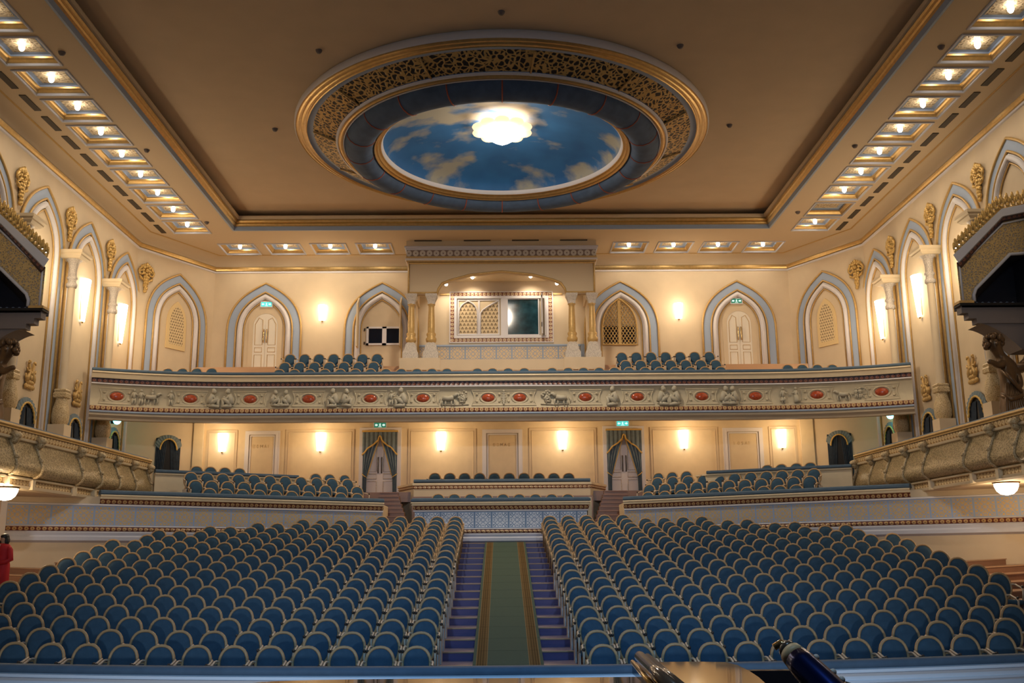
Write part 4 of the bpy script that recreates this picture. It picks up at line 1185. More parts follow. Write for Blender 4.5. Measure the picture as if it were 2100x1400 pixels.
# ------------------------------------------------------------------ panelled wall under the balcony
tn = [30]
def wtrim(build, m):
    b = MB(); build(b); tn[0] += 1; return struct(b.build('trim_%d' % tn[0], m))
def rect_frame(b, fr, x0, x1, z0, z1, w_=0.09, d=0.05):
    P = [(x0, z0), (x0, z1), (x1, z1), (x1, z0)]
    b.box(x0, x0+w_, 0, d, z0, z1, fr); b.box(x1-w_, x1, 0, d, z0, z1, fr); b.box(x0+w_, x1-w_, 0, d, z1-w_, z1, fr); b.box(x0+w_, x1-w_, 0, d, z0, z0+w_, fr)
    b.tube([fr @ Vector((x, d, z)) for x, z in ((x0+w_, z0+w_), (x0+w_, z1-w_), (x1-w_, z1-w_), (x1-w_, z0+w_))], 0.022, 5, closed=True)
fl = LOW(0)
for x0, x1 in ((-12.17, -10.90), (-8.90, -6.09), (-3.85, -1.06), (1.14, 3.92), (6.16, 8.96), (11.10, 12.26)):
    wtrim(lambda b: rect_frame(b, fl, x0, x1, 5.15, 7.76, 0.1), CREAM)
for x0, x1 in ((-12.68, -12.28), (12.40, 12.93)):
    wtrim(lambda b: b.box(x0, x1, 0.0, 0.14, 5.0, 8.1, fl), CREAM_L)
wtrim(lambda b: b.box(-12.65, 12.9, 0.0, 0.05, 5.0, 5.14, fl), WHITE)
def name_panel(x0, x1, txt, label):
    t = thing('name_panel', label, 'wall panel', ((x0+x1)/2, YL, 6.4), 'framed name panels')
    b = MB()
    for k, (e, d, w_) in enumerate(((0.0, 0.05, 0.10), (0.10, 0.09, 0.07), (0.20, 0.05, 0.05))):
        a0, a1, z1 = x0+e, x1-e, 7.72-e*0.9
        b.box(a0, a0+w_, 0, d, 5.14, z1-w_, fl); b.box(a1-w_, a1, 0, d, 5.14, z1-w_, fl); b.box(a0, a1, 0, d, z1-w_, z1, fl)
    b.build('frame', WHITE, t)
    b = MB(); b.box(x0+0.25, x1-0.25, 0.0, 0.02, 5.14, 7.47, fl); b.build('panel', CREAM_L, t)
    # letters from strokes
    G = {'B': [[(0, 0), (0, 1), (.6, .9), (.6, .6), (0, .5), (.7, .35), (.6, 0), (0, 0)]], 'O': [[(.1, .2), (.1, .8), (.35, 1), (.6, .8), (.6, .2), (.35, 0), (.1, .2)]],
         'M': [[(0, 0), (0, 1), (.4, .4), (.8, 1), (.8, 0)]], 'A': [[(0, 0), (.35, 1), (.7, 0)], [(.15, .4), (.55, .4)]], 'I': [[(.1, 0), (.1, 1)]],
         'S': [[(.6, .85), (.3, 1), (.05, .8), (.6, .3), (.35, 0), (0, .15)]], 'R': [[(0, 0), (0, 1), (.6, .9), (.6, .6), (0, .5), (.65, 0)]], 'K': [[(0, 0), (0, 1)], [(.6, 1), (0, .5), (.65, 0)]]}
    sz = 0.13; wd = len(txt)*0.155; x = (x0+x1)/2-wd/2
    b = MB()
    for ch in txt:
        for st in G.get(ch, []):
            b.tube([fl @ Vector((x+px*sz, 0.022, 7.02+pz*sz)) for px, pz in st], 0.010, 4, cap=False)
        x += 0.155
    b.build('lettering', LETTER, t)
name_panel(-10.58, -9.15, 'BOMAI', 'framed name panel with faint letters BOM near the left end of the panelled wall')
name_panel(-0.80, 0.86, 'OOMAO', 'framed name panel with faint letters in the middle of the panelled wall')
name_panel(9.18, 10.84, 'IOSAI', 'framed name panel with faint letters SAI near the right end of the panelled wall')

def curtained_door(n, x, side):
    t = thing('door_%d' % n, 'pale double door behind drawn curtains, %s' % side, 'door', (x, YL, 5.0)); t['kind'] = 'structure'
    b = MB()
    for a0, a1 in ((-0.86, -0.70), (0.70, 0.86)): b.box(x+a0, x+a1, 0, 0.10, 5.0, 7.66, fl)
    b.box(x-0.86, x+0.86, 0, 0.10, 7.66, 7.82, fl); b.build('casing', WHITE, t)
    for s in (-1, 1):
        b = MB(); b.box(x+min(0, s*0.66), x+max(0, s*0.66), 0.0, 0.03, 5.0, 7.6, fl); lf = b.build('leaf', WHITE, t)
        b = MB()
        for z0, z1 in ((5.12, 5.62), (5.72, 5.92), (6.02, 7.4)):
            b.tube([fl @ Vector((x+s*px, 0.035, z)) for px, z in ((0.14, z0), (0.14, z1), (0.56, z1), (0.56, z0))], 0.022, 5, closed=True)
        b.build('panel_moulding', CARVEDW, lf)
        b = MB(); b.tube([fl @ Vector((x+s*0.07, 0.05, 5.95)), fl @ Vector((x+s*0.07, 0.09, 6.0)), fl @ Vector((x+s*0.07, 0.09, 6.55)), fl @ Vector((x+s*0.07, 0.05, 6.6))], 0.024, 6); b.build('handle', KNOB, lf)
    c = thing('door_curtain', 'blue-green tied-back curtain with gold-fringed pelmet at the %s' % side, 'curtain', (x, YL-0.2, 7.6), 'door curtains')
    def cloth(outline, nu, name, m, depth, folds, ph=0.0):
        """outline(v) -> (xa, xb, z); pleats across u"""
        b = MB(); b.smooth = True; rows = []
        nv = 14
        for j in range(nv+1):
            xa, xb, z = outline(j/nv)
            rows.append(b.add([fl @ Vector((x+xa+(xb-xa)*i/nu, depth+0.045*math.sin(2*PI*folds*i/nu+ph), z)) for i in range(nu+1)]))
        for j in range(nv):
            for i in range(nu): b.face((rows[j]+i, rows[j]+i+1, rows[j+1]+i+1, rows[j+1]+i))
        return b.build(name, m, c)
    for s in (-1, 1):
        def outl(v, s=s):
            z = 7.35-2.33*v
            tie = 5.78
            if z > tie:
                a = (7.35-z)/(7.35-tie); inner = 0.02+0.50*a**0.9; outer = 0.70
            else:
                a = (tie-z)/(tie-5.02); inner = 0.52+0.02*a; outer = 0.70+0.0*a
            return (s*inner, s*outer, z)
        o = cloth(outl, 28, 'drape', CURT, 0.14, 4)
        b = MB(); P = [outl(k/14) for k in range(10)]
        b.tube([fl @ Vector((x+p[0], 0.16, p[2])) for p in P], 0.022, 5); b.build('gold_edging', FRINGE, o)
        b = MB(); b.tube([fl @ Vector((x+s*px, d, z)) for px, d, z in ((0.72, 0.1, 5.92), (0.64, 0.22, 5.84), (0.52, 0.22, 5.76))], 0.018, 5); b.build('tieback', FRINGE, o)
    # pelmet: swagged lower edge
    def edge(a):      # a in -1..1
        q = abs(a)
        return 7.38 - 0.62*q**1.15 - 0.06*abs(math.sin(q*PI*1.5)) + 0.10*(q < 0.06)
    b = MB(); b.smooth = True; n = 40; r0 = []; r1 = []
    for k in range(n+1):
        a = -1+2*k/n; d = 0.22+0.025*math.sin(k*1.3)
        r0.append(fl @ Vector((x+0.72*a, d, 7.66))); r1.append(fl @ Vector((x+0.72*a, d, edge(a))))
    i0 = b.add(r0); i1 = b.add(r1)
    for k in range(n): b.face((i0+k, i0+k+1, i1+k+1, i1+k))
    pm = b.build('pelmet', CURT, c)
    b = MB(); b.tube([p+Vector((0, -0.01, -0.02)) for p in r1], 0.035, 5); b.box(x-0.74, x+0.74, 0.1, 0.26, 7.62, 7.69, fl); b.build('gold_fringe', FRINGE, pm)
curtained_door(3, -5.0, 'left door under the balcony')
curtained_door(4, 5.05, 'right door under the balcony')
# ------------------------------------------------------------------ stepped stalls floor, gently dished towards the side walls
R0Y, RP, RH = 17.30, 0.945, 0.165
def dish(x): return 0.14*((x-X0)/8.5)**2
def row_y(r): return R0Y + RP*r
STEPS = []       # (y0, y1, z)
y = 11.5
for r in range(18):
    y1 = row_y(r)+0.25
    STEPS.append((y, y1, RH*r)); y = y1
STEPS.append((y, 36.0, RH*18))
b = MB()
xs = [-15.4+30.96*k/28 for k in range(29)]
for i in range(28):
    a, c = xs[i], xs[i+1]; da, dc = dish(a), dish(c)
    pz = None; rk = 3 if abs((a+c)/2-X0) > 10.9 else 1
    for (y0, y1, z) in STEPS:
        if pz is not None:
            b.k = rk; b.quad((a, y0, pz+da), (c, y0, pz+dc), (c, y0, z+dc-0.03), (a, y0, z+da-0.03))
            b.k = 2; b.quad((a, y0, z+da-0.03), (c, y0, z+dc-0.03), (c, y0-0.015, z+dc-0.025), (a, y0-0.015, z+da-0.025)); b.quad((a, y0-0.015, z+da-0.025), (c, y0-0.015, z+dc-0.025), (c, y0-0.015, z+dc), (a, y0-0.015, z+da)); b.quad((a, y0-0.015, z+da), (c, y0-0.015, z+dc), (c, y0+0.03, z+dc+0.002), (a, y0+0.03, z+da+0.002)); b.k = 0
        b.k = 3 if rk == 3 else 0
        b.quad((a, y0, z+da), (c, y0, z+dc), (c, y1, z+dc), (a, y1, z+da)); pz = z; b.k = 0
struct(b.build('floor', [PARQ, RISER, NOSING, WOODR]))

# carpet runner down the aisle
t = thing('carpet_runner', 'green carpet runner with gold patterned borders down the stepped centre aisle', 'carpet', (0.03, 24, 1.2))
b = MB(); w_ = 0.66; pv = 0.0; pz = None; L = 0.0
for (y0, y1, z) in STEPS:
    y0 = max(y0, 16.2); y1 = min(y1, 34.42)
    e = 0.022
    if y1 <= y0: continue
    if pz is not None:
        b.quad((0.10-w_, y0-e, pz+e), (0.10+w_, y0-e, pz+e), (0.10+w_, y0-e, z+e), (0.10-w_, y0-e, z+e), [(0, L), (1, L), (1, L+0.03), (0, L+0.03)]); L += 0.03
    ym = y0+0.02; zl = RH*0.985
    b.quad((0.10-w_, y0-e, z+e), (0.10+w_, y0-e, z+e), (0.10+w_, ym, z+e), (0.10-w_, ym, z+e), [(0, L), (1, L), (1, L+ym-y0), (0, L+ym-y0)])
    if y1 < 34.3: b.quad((0.10-w_, ym, z+e), (0.10+w_, ym, z+e), (0.10+w_, y1-e, z+e+zl), (0.10-w_, y1-e, z+e+zl), [(0, L+ym-y0), (1, L+ym-y0), (1, L+y1-y0), (0, L+y1-y0)])
    else: zl = 0; b.quad((0.10-w_, ym, z+e), (0.10+w_, ym, z+e), (0.10+w_, y1, z+e), (0.10-w_, y1, z+e), [(0, L+ym-y0), (1, L+ym-y0), (1, L+y1-y0), (0, L+y1-y0)])
    L += y1-y0; pz = z+zl
b.build('pile', RUNNER, t)
p = atZ(1035, 1294, RH*2)
b = MB(); yc = row_y(1)-0.1; b.box(-1.18, 1.28, yc-0.22, yc+0.22, RH+0.016, RH+0.03)
tag(b.build('cross_runner', XCARP, None, (0.05, yc, RH)), 'narrow pale strip of carpet laid across the aisle near the front rows', 'carpet')

# ------------------------------------------------------------------ rear parapets of the stalls
def parapet_band(t, path, us_t, tile, full=True, base=True, z0=3.05):
    def S(name, prof, m, us=1.0, caps=False):
        b = MB(); b.sweep(prof, path, us=us, caps=caps); return b.build(name, m, t)
    if base:
        S('white_base', [(0.0, z0-0.06), (0.10, z0), (0.10, z0+0.10), (0.06, z0+0.14), (0.08, z0+0.22), (0.03, z0+0.26)], GREYW)
        S('lower_beads', [(0.03, z0+0.26), (0.07, z0+0.32), (0.03, z0+0.38)], BEAD, us=6.5)
        S('lower_fillet', [(0.03, z0+0.38), (0.05, z0+0.40), (0.02, z0+0.42)], WHITE)
    b = MB(); H = 0.56
    b.sweep([(0.01, z0+0.42), (0.01, z0+0.98)], path, us=1/0.575)
    b.build('tile_band', tile, t)
    S('upper_fillet', [(0.01, z0+0.98), (0.05, z0+0.99), (0.05, z0+1.03), (0.02, z0+1.04)], WHITE)
    if full: parapet_top(t, path, z0)
def parapet_top(t, path, z0=3.05):
    def S(name, prof, m, us=1.0, caps=False):
        b = MB(); b.sweep(prof, path, us=us, caps=caps); return b.build(name, m, t)
    S('upper_beads', [(0.02, z0+1.04), (0.07, z0+1.10), (0.04, z0+1.17)], BEAD, us=6.5)
    S('coping', [(0.04, z0+1.17), (0.10, z0+1.19), (0.08, z0+1.25), (0.12, z0+1.27), (0.10, z0+1.31), (-0.22, z0+1.31), (-0.22, z0+0.3)], CREAM_L)
    S('cushion', [(0.08, z0+1.305), (0.12, z0+1.34), (0.11, z0+1.40), (0.05, z0+1.44), (-0.14, z0+1.44), (-0.2, z0+1.40), (-0.21, z0+1.31)], CUSH, caps=True)
CP = [(-2.62, 35.9), (-2.94, 34.5), (2.87, 34.5), (2.6, 35.9)]
t = thing('stalls_parapet', 'low centre parapet behind the stalls with blue and white tiles and blue cushion', 'parapet', (X0, 34.5, 3.0))
parapet_band(t, CP, 1, TILEW)
WS = 1.025
WL = [(-13.30*WS, 27.43*WS), (-3.96*WS, 33.80*WS)]
WR = [(4.06*WS, 33.62*WS), (13.95*WS, 26.90*WS)]
WLT = [(-11.35*WS, 28.76*WS), (-3.96*WS, 33.80*WS)]
WRT = [(4.06*WS, 33.62*WS), (11.55*WS, 28.53*WS)]
for s, full, top in ((-1, WL, WLT), (1, WR, WRT)):
    t = thing('stalls_parapet', 'long slanting parapet behind the %s stalls with blue and gold tiles and blue cushion' % SIDE[s], 'parapet', (mx(s, 8.5), 30.8, 3.0))
    parapet_band(t, full, 1, TILEG, full=False)
    parapet_top(t, top)
    o = full[0] if s < 0 else full[1]; dr = (Vector(full[1])-Vector(full[0])).normalized()
    fr = frame((o[0], o[1], 0), dr, (dr.y, -dr.x))
    b = MB(); b.box(-0.16 if s < 0 else 0.0, 0.0 if s < 0 else 0.16, -0.02, 0.11, 2.98, 4.18, fr); b.build('end_frame', WHITE, t)
    # plain wall below and the pier to the side wall
    e = Vector(o) + dr*(2.6 if s > 0 else -2.6)
    pth = [tuple(e), full[1]] if s < 0 else [full[0], tuple(e)]
    b = MB(); b.sweep([(0.0, 1.2), (0.0, 4.3)], pth); b.sweep([(-0.25, 1.2), (-0.25, 4.3)], pth); struct(b.build('wall_%s_stalls' % SIDE[s], CREAM))
    b = MB(); b.sweep([(0.0, 1.5), (0.03, 1.5), (0.03, 2.15)], pth)
    x = full[1][0] if s < 0 else full[0][0]
    # end return towards the stairs
    p0 = full[1] if s < 0 else full[0]
    b = MB(); b.box(min(p0[0], p0[0]+s*0.05), max(p0[0], p0[0]+s*0.05)+0.0, p0[1], p0[1]+1.6, 2.9, 4.3); struct(b.build('trim_%d' % (40+(s > 0)), CREAM_L))

# side box floors, stairs and upper floors
b = MB()
for s in (-1, 1):
    xa, xb = (-4.60, -2.98) if s < 0 else (2.92, 4.72)
    x0_, x1_ = sorted((mx(s, 3.95), mx(s, 5.2))); b.box(x0_, x1_, 34.9, 37.5, 2.9, 3.36)
    b.box(xa, xb, 33.7, 34.3, 2.6, 2.97)
    n = 12
    for k in range(n):
        y0 = 34.2+0.36*k; z = 2.97+0.165*(k+1); e = 0.085*k
        xl, xr = (xa, xb-e) if s < 0 else (xa+e, xb)
        b.box(xl, xr, y0, y0+0.40, z-0.4, z); b.box(xl, xr, y0-0.035, y0, z-0.035, z)
struct(b.build('floor_stairs', WOODR))
b = MB(); b.box(-12.7, 12.9, 38.5, YL, 4.6, 4.97); struct(b.build('floor_rear_aisle', WOODR))
DL = (Vector(WL[1])-Vector(WL[0])).normalized(); DR = (Vector(WR[1])-Vector(WR[0])).normalized()
NL = Vector((-DL.y, DL.x)); NR = Vector((-DR.y, DR.x))
# upper wing parapets
for s, P in ((-1, [(-11.46, 33.5), (-7.28, 36.2), (-7.0, 36.75)]), (1, [(7.0, 36.2), (7.25, 35.6), (11.62, 33.4)])):
    t = thing('wing_parapet', 'plain cream upper parapet with blue cushion above the %s wing seats' % SIDE[s], 'parapet', (mx(s, 9.3), 34.8, 4.4))
    b = MB(); b.sweep([(0.0, 4.2), (0.0, 5.26), (0.05, 5.28), (0.05, 5.33), (-0.2, 5.33), (-0.2, 4.2)], P, caps=True); b.build('wall_face', CREAM_L, t)
    Q = P[:2] if s < 0 else P[1:]
    b = MB(); b.sweep([(0.05, 5.33), (0.09, 5.36), (0.08, 5.42), (0.03, 5.44), (-0.14, 5.44), (-0.18, 5.40), (-0.18, 5.33)], Q, caps=True); b.build('cushion', CUSH, t)

# centre box
P2 = [(-4.02, 39.7), (-3.32, 38.2), (3.34, 38.2), (4.05, 39.7)]
t = thing('box_parapet', 'upper parapet of the centre box with blue cushion and beaded moulding', 'parapet', (X0, 38.2, 4.4))
b = MB(); b.sweep([(0.0, 2.9), (0.0, 5.06)], P2); b.build('wall_face', CREAM, t)
b = MB(); b.sweep([(0.0, 5.06), (0.05, 5.11), (0.02, 5.17)], P2, us=6); b.build('beads', BEADC, t)
b = MB(); b.sweep([(0.02, 5.17), (0.07, 5.20), (0.07, 5.28), (-0.2, 5.30), (-0.2, 4.6)], P2); b.build('coping', CREAM_L, t)
b = MB(); b.sweep([(0.06, 5.295), (0.09, 5.33), (0.08, 5.39), (0.03, 5.42), (-0.14, 5.42), (-0.18, 5.38), (-0.18, 5.295)], P2[1:3], caps=True); b.build('cushion', CUSH, t)
b = MB()
for s in (-1, 1):
    xa = mx(s, 2.90); b.sweep([(0.06, 3.0), (0.06, 4.5), (-0.08, 4.5), (-0.08, 3.0)], [(xa, 38.6), (xa, 34.6)] if s > 0 else [(xa, 34.6), (xa, 38.6)], caps=True)
struct(b.build('wall_centre_box', CREAM_L))
b = MB(); b.box(-3.0, 3.1, 34.7, 37.3, 3.3, 3.74); b.box(-3.3, 3.35, 37.3, 40.6, 3.3, 4.72); struct(b.build('floor_centre_box', WOODR))

# ------------------------------------------------------------------ side boxes with bulging fronts
RIB = [(24, 868), (76, 882), (160, 904), (200, 914), (237, 923), (270, 932), (302, 940)]
def side_box(s):
    A, B_ = (mx(s, 12.35), 19.0), (mx(s, 11.85), 33.7)
    pth = [A, B_] if s < 0 else [B_, A]
    far = [(mx(s, HW-0.1), 33.95), (mx(s, HW-0.1), 33.95)]
    full = [A, B_, (mx(s, 12.0), 33.95), (mx(s, HW-0.05), 34.6)]
    if s > 0: full = full[::-1]
    t = thing('side_box_front', 'bulging gilt relief front of the %s side box with ribs and beaded rail' % SIDE[s], 'box front', (mx(s, 12.1), 27, 5.0))
    def S(name, prof, m, us=1.0, smooth=False):
        b = MB(); b.sweep(prof, full, us=us, smooth=smooth); return b.build(name, m, t)
    S('cushion', [(-0.28, 5.76), (-0.26, 5.83), (-0.04, 5.84), (0.02, 5.80)], CUSH)
    S('rail', [(0.02, 5.80), (0.09, 5.78), (0.11, 5.73), (0.07, 5.69), (0.09, 5.66)], GOLDP)
    S('rail_beads', [(0.06, 5.66), (0.05, 5.55), (0.03, 5.50)], BEADG, us=6)
    S('lower_rail', [(0.03, 5.50), (0.08, 5.48), (0.06, 5.43), (0.0, 5.41)], CREAM_L)
    BEL = [(0.0, 5.41), (0.05, 5.25), (0.13, 5.05), (0.20, 4.88), (0.22, 4.76), (0.19, 4.66), (0.10, 4.58), (-0.02, 4.55)]
    S('relief_belly', BEL, BOXREL, smooth=True)
    S('lower_moulding', [(-0.02, 4.55), (0.03, 4.53), (0.03, 4.49), (-0.05, 4.47)], CREAM_L)
    S('lower_beads', [(-0.05, 4.47), (-0.05, 4.34)], BEADG, us=6)
    S('bottom_fillet', [(-0.05, 4.34), (0.0, 4.32), (-0.02, 4.26), (-0.10, 4.22)], CREAM_L)
    S('inner_face', [(-0.28, 5.8), (-0.28, 4.9)], CREAM)
    D = Vector((B_[0]-A[0], B_[1]-A[1])).normalized()
    n = Vector((D.y, -D.x)) if s < 0 else Vector((-D.y, D.x))
    ys = [atL(u, v, A, (D.x, D.y)).y for u, v in RIB] if s < 0 else [atL(2060-u, v-16, A, (D.x, D.y)).y for u, v in RIB]
    ys = [ys[0]-2.6, ys[0]-1.2] + ys
    for yy in ys:
        q = Vector(A) + D*((yy-A[1])/D.y)
        w3 = lambda d, z, e=0.0: Vector((q.x+n.x*d+D.x*e, q.y+n.y*d+D.y*e, z))
        b = MB(); b.tube([w3(d+0.02, z) for d, z in BEL], 0.045, 6)
        b.blob(w3(0.21, 4.98), 0.06, None, 8, 5)
        rib = b.build('rib', CARVED, t)
        b = MB(); b.tube([w3(0.04, 5.56, 0), w3(0.15, 5.52, 0), w3(0.17, 5.42, 0), w3(0.07, 5.34, 0)], 0.085, 7); b.blob(w3(0.17, 5.5), (0.12, 0.12, 0.09), None, 9, 6); b.build('bracket', CARVED, rib)
        b = MB()
        P = [w3(-0.06, 4.25, -0.07), w3(-0.06, 4.25, 0.07), w3(-0.06, 4.50, 0.07), w3(-0.06, 4.50, -0.07), w3(0.06, 4.25, -0.07), w3(0.06, 4.25, 0.07), w3(0.06, 4.50, 0.07), w3(0.06, 4.50, -0.07)]
        k = b.add(P)
        for f in ((0, 1, 2, 3), (4, 7, 6, 5), (0, 4, 5, 1), (1, 5, 6, 2), (2, 6, 7, 3), (3, 7, 4, 0)): b.face([k+i for i in f])
        b.build('lower_block', CREAM_L, rib)
    # box floor slab and soffit
    b = MB()
    q = [(A[0]+s*0.15, A[1]), (B_[0]+s*0.15, B_[1]), (mx(s, 12.1), 33.8), (mx(s, HW-0.05), 34.45), (mx(s, HW-0.05), A[1])]
    k = b.add([(x, y_, 4.24) for x, y_ in q]); b.face(list(range(k, k+5)))
    k = b.add([(x, y_, 4.95) for x, y_ in q]); b.face(list(range(k, k+5)))
    struct(b.build('ceiling_under_%s_box' % SIDE[s], CREAM))
    # dome lamp under the box
    u, v = (11, 1000) if s < 0 else (2063, 990)
    p = atZ(u, v, 4.22)
    l = thing('dome_lamp', 'glowing white dome lamp under the %s side box' % SIDE[s], 'ceiling lamp', (p.x, p.y, 4.24), 'dome lamps')
    b = MB(); b.lathe([(0.30, 4.23), (0.29, 4.13), (0.24, 4.02), (0.15, 3.94), (0.001, 3.91)], p.x, p.y, 20); b.build('glass_bowl', DOME, l)
    b = MB(); b.lathe([(0.33, 4.245), (0.33, 4.215), (0.29, 4.20)], p.x, p.y, 20); b.build('rim', BRASS, l)
    point_lamp('dome_light', (p.x, p.y, 3.8), 85, (1.0, 0.74, 0.45), 0.2, l)
side_box(-1); side_box(1)

# curtained arched openings at the backs of the boxes
def niche(fr, label, group, hw=0.72, z0=4.95, spring=7.0, crest=True, light=False):
    o = fr @ Vector((0, 0.05, z0))
    t = thing('box_opening', label, 'doorway', tuple(o), group)
    A = [(-hw, z0)] + [(-hw*math.cos(PI*k/14), spring+0.85*hw*math.sin(PI*k/14)*1.0) for k in range(15)] + [(hw, z0)]
    B_ = [(x*(1-0.16/hw), z if i in (0, 16) else z-0.16*math.sin(PI*(i-1)/14)) for i, (x, z) in enumerate(A)]
    b = MB(); b.prism(B_, fr, 0.0, 0.012); b.build('dark_interior', BLACK, t)
    b = MB(); b.smooth = True
    # gathered pelmet following the arch
    rA, rB = [], []
    up = [A[i] for i in range(1, 16)]
    n = 42
    def interp(L, a):
        q = a*(len(L)-1); i = min(int(q), len(L)-2); f = q-i
        return (L[i][0]+(L[i+1][0]-L[i][0])*f, L[i][1]+(L[i+1][1]-L[i][1])*f)
    upB = [(x*(1-0.19/hw), z-0.17) for x, z in up]
    rA = [fr @ Vector((*(lambda p: (p[0], 0.06+0.02*math.sin(i*1.9), p[1]))(interp(up, i/n)),)) for i in range(n+1)]
    rB = [fr @ Vector((*(lambda p: (p[0], 0.09+0.012*math.sin(i*1.9), p[1]))(interp(upB, i/n)),)) for i in range(n+1)]
    a0, a1 = b.add(rA), b.add(rB)
    for i in range(n): b.face((a0+i, a0+i+1, a1+i+1, a1+i))
    pm = b.build('pelmet', CURT, t)
    b = MB(); b.tube([p for p in rB], 0.035, 5); b.build('gold_fringe', FRINGE, pm)
    for s in (-1, 1):
        b = MB(); b.smooth = True; rows = []
        for j in range(11):
            z = z0+(spring+0.3-z0)*(1-j/10)
            xi = 0.04+0.34*hw*(j/10)**0.8
            xo = hw*0.93
            rows.append(b.add([fr @ Vector((s*(xi+(xo-xi)*i/18), 0.035+0.022*math.sin(i*2.0), z)) for i in range(19)]))
        for j in range(10):
            for i in range(18): b.face((rows[j]+i, rows[j]+i+1, rows[j+1]+i+1, rows[j+1]+i))
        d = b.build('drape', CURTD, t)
    if crest:
        c = thing('gilt_crest', 'gilt figure crest over the ' + label.replace('with blue pelmet, ', ''), 'ornament', tuple(fr @ Vector((0, 0.06, 7.9))), group + ' crests')
        b = MB()
        B = lambda x, d, z, r: b.blob(fr @ Vector((x, d, z)), r, fr.to_3x3(), 8, 6)
        for k in range(5): B(-0.24+0.12*k, 0.07, 7.95, (0.075, 0.06, 0.09))
        for k in range(4): B(-0.18+0.12*k, 0.08, 8.09, (0.07, 0.06, 0.08))
        for sx in (-1, 1):
            P = [fr @ Vector((sx*x, 0.08, z)) for x, z in ((0.20, 8.10), (0.22, 8.24), (0.12, 8.36), (0.10, 8.50), (0.17, 8.62), (0.15, 8.74))]
            b.tube(P, [0.07, 0.08, 0.075, 0.06, 0.05, 0.035], 7)
            B(sx*0.17, 0.10, 8.74, (0.055, 0.055, 0.06)); B(sx*0.22, 0.10, 8.70, (0.04, 0.04, 0.03))
            b.tube([fr @ Vector((sx*0.12, 0.1, 8.46)), fr @ Vector((sx*0.25, 0.1, 8.42)), fr @ Vector((sx*0.30, 0.09, 8.52))], [0.04, 0.035, 0.025], 6)
            b.tube([fr @ Vector((sx*0.20, 0.08, 8.2)), fr @ Vector((sx*0.32, 0.08, 8.22)), fr @ Vector((sx*0.33, 0.08, 8.34))], [0.045, 0.035, 0.02], 6)
        B(0, 0.10, 8.24, (0.08, 0.06, 0.10)); B(0, 0.11, 8.38, (0.045, 0.05, 0.07))
        b.build('figures', GOLDP, c)
for s in (-1, 1):
    for k, y in enumerate((39.2, 35.5, 31.85)):
        niche(wfr(s, y), 'dark curtained opening at the %s boxes with blue pelmet, %s from the rear' % (SIDE[s], ORD[k]), 'curtained openings of the %s boxes' % SIDE[s], crest=(k > 0))
for s, (p0, p1) in ((-1, (LW[0], LW[1])), (1, (LW[2], LW[3]))):
    dr = (Vector(p1)-Vector(p0)).normalized()
    u = (346, 900) if s < 0 else (1720, 885)
    q = atL(u[0], u[1], p0, dr)
    fr = frame((q.x, q.y, 0), dr, (dr.y, -dr.x))
    niche(fr, 'black arched opening with blue curtain in the %s rear corner under the balcony' % SIDE[s], 'rear corner openings', hw=0.52, z0=5.0, spring=7.08, crest=False)
    b = MB(); e = (1.9, 2.1) if s < 0 else (-2.1, -1.9)
for s in (-1, 1):
    q = atL(*((240, 862) if s < 0 else (1826, 851)), (mx(s, HW-0.9), 38.6), (1, 0))
    t = thing('teal_lamp', 'small dark lamp glowing teal below the %s end of the balcony' % SIDE[s], 'lamp', tuple(q), 'teal lamps')
    b = MB(); b.blob(q, 0.15, None, 10, 7); b.build('lens', TEAL, t)
    b = MB(); b.tube([q+Vector((s*0.05, 0.02, 0)), q+Vector((s*0.26, 0.06, 0.03)), q+Vector((s*0.5, 0.1, 0.05))], [0.13, 0.14, 0.10], 10); b.tube([q+Vector((s*0.4, 0.1, 0.05)), q+Vector((s*0.95, 0.2, 0.05))], 0.03, 6); b.build('housing', BLACK, t)
    point_lamp('teal_light', tuple(q+Vector((-s*0.25, -0.1, 0.12))), 2.5, (0.1, 0.9, 0.9), 0.05, t)

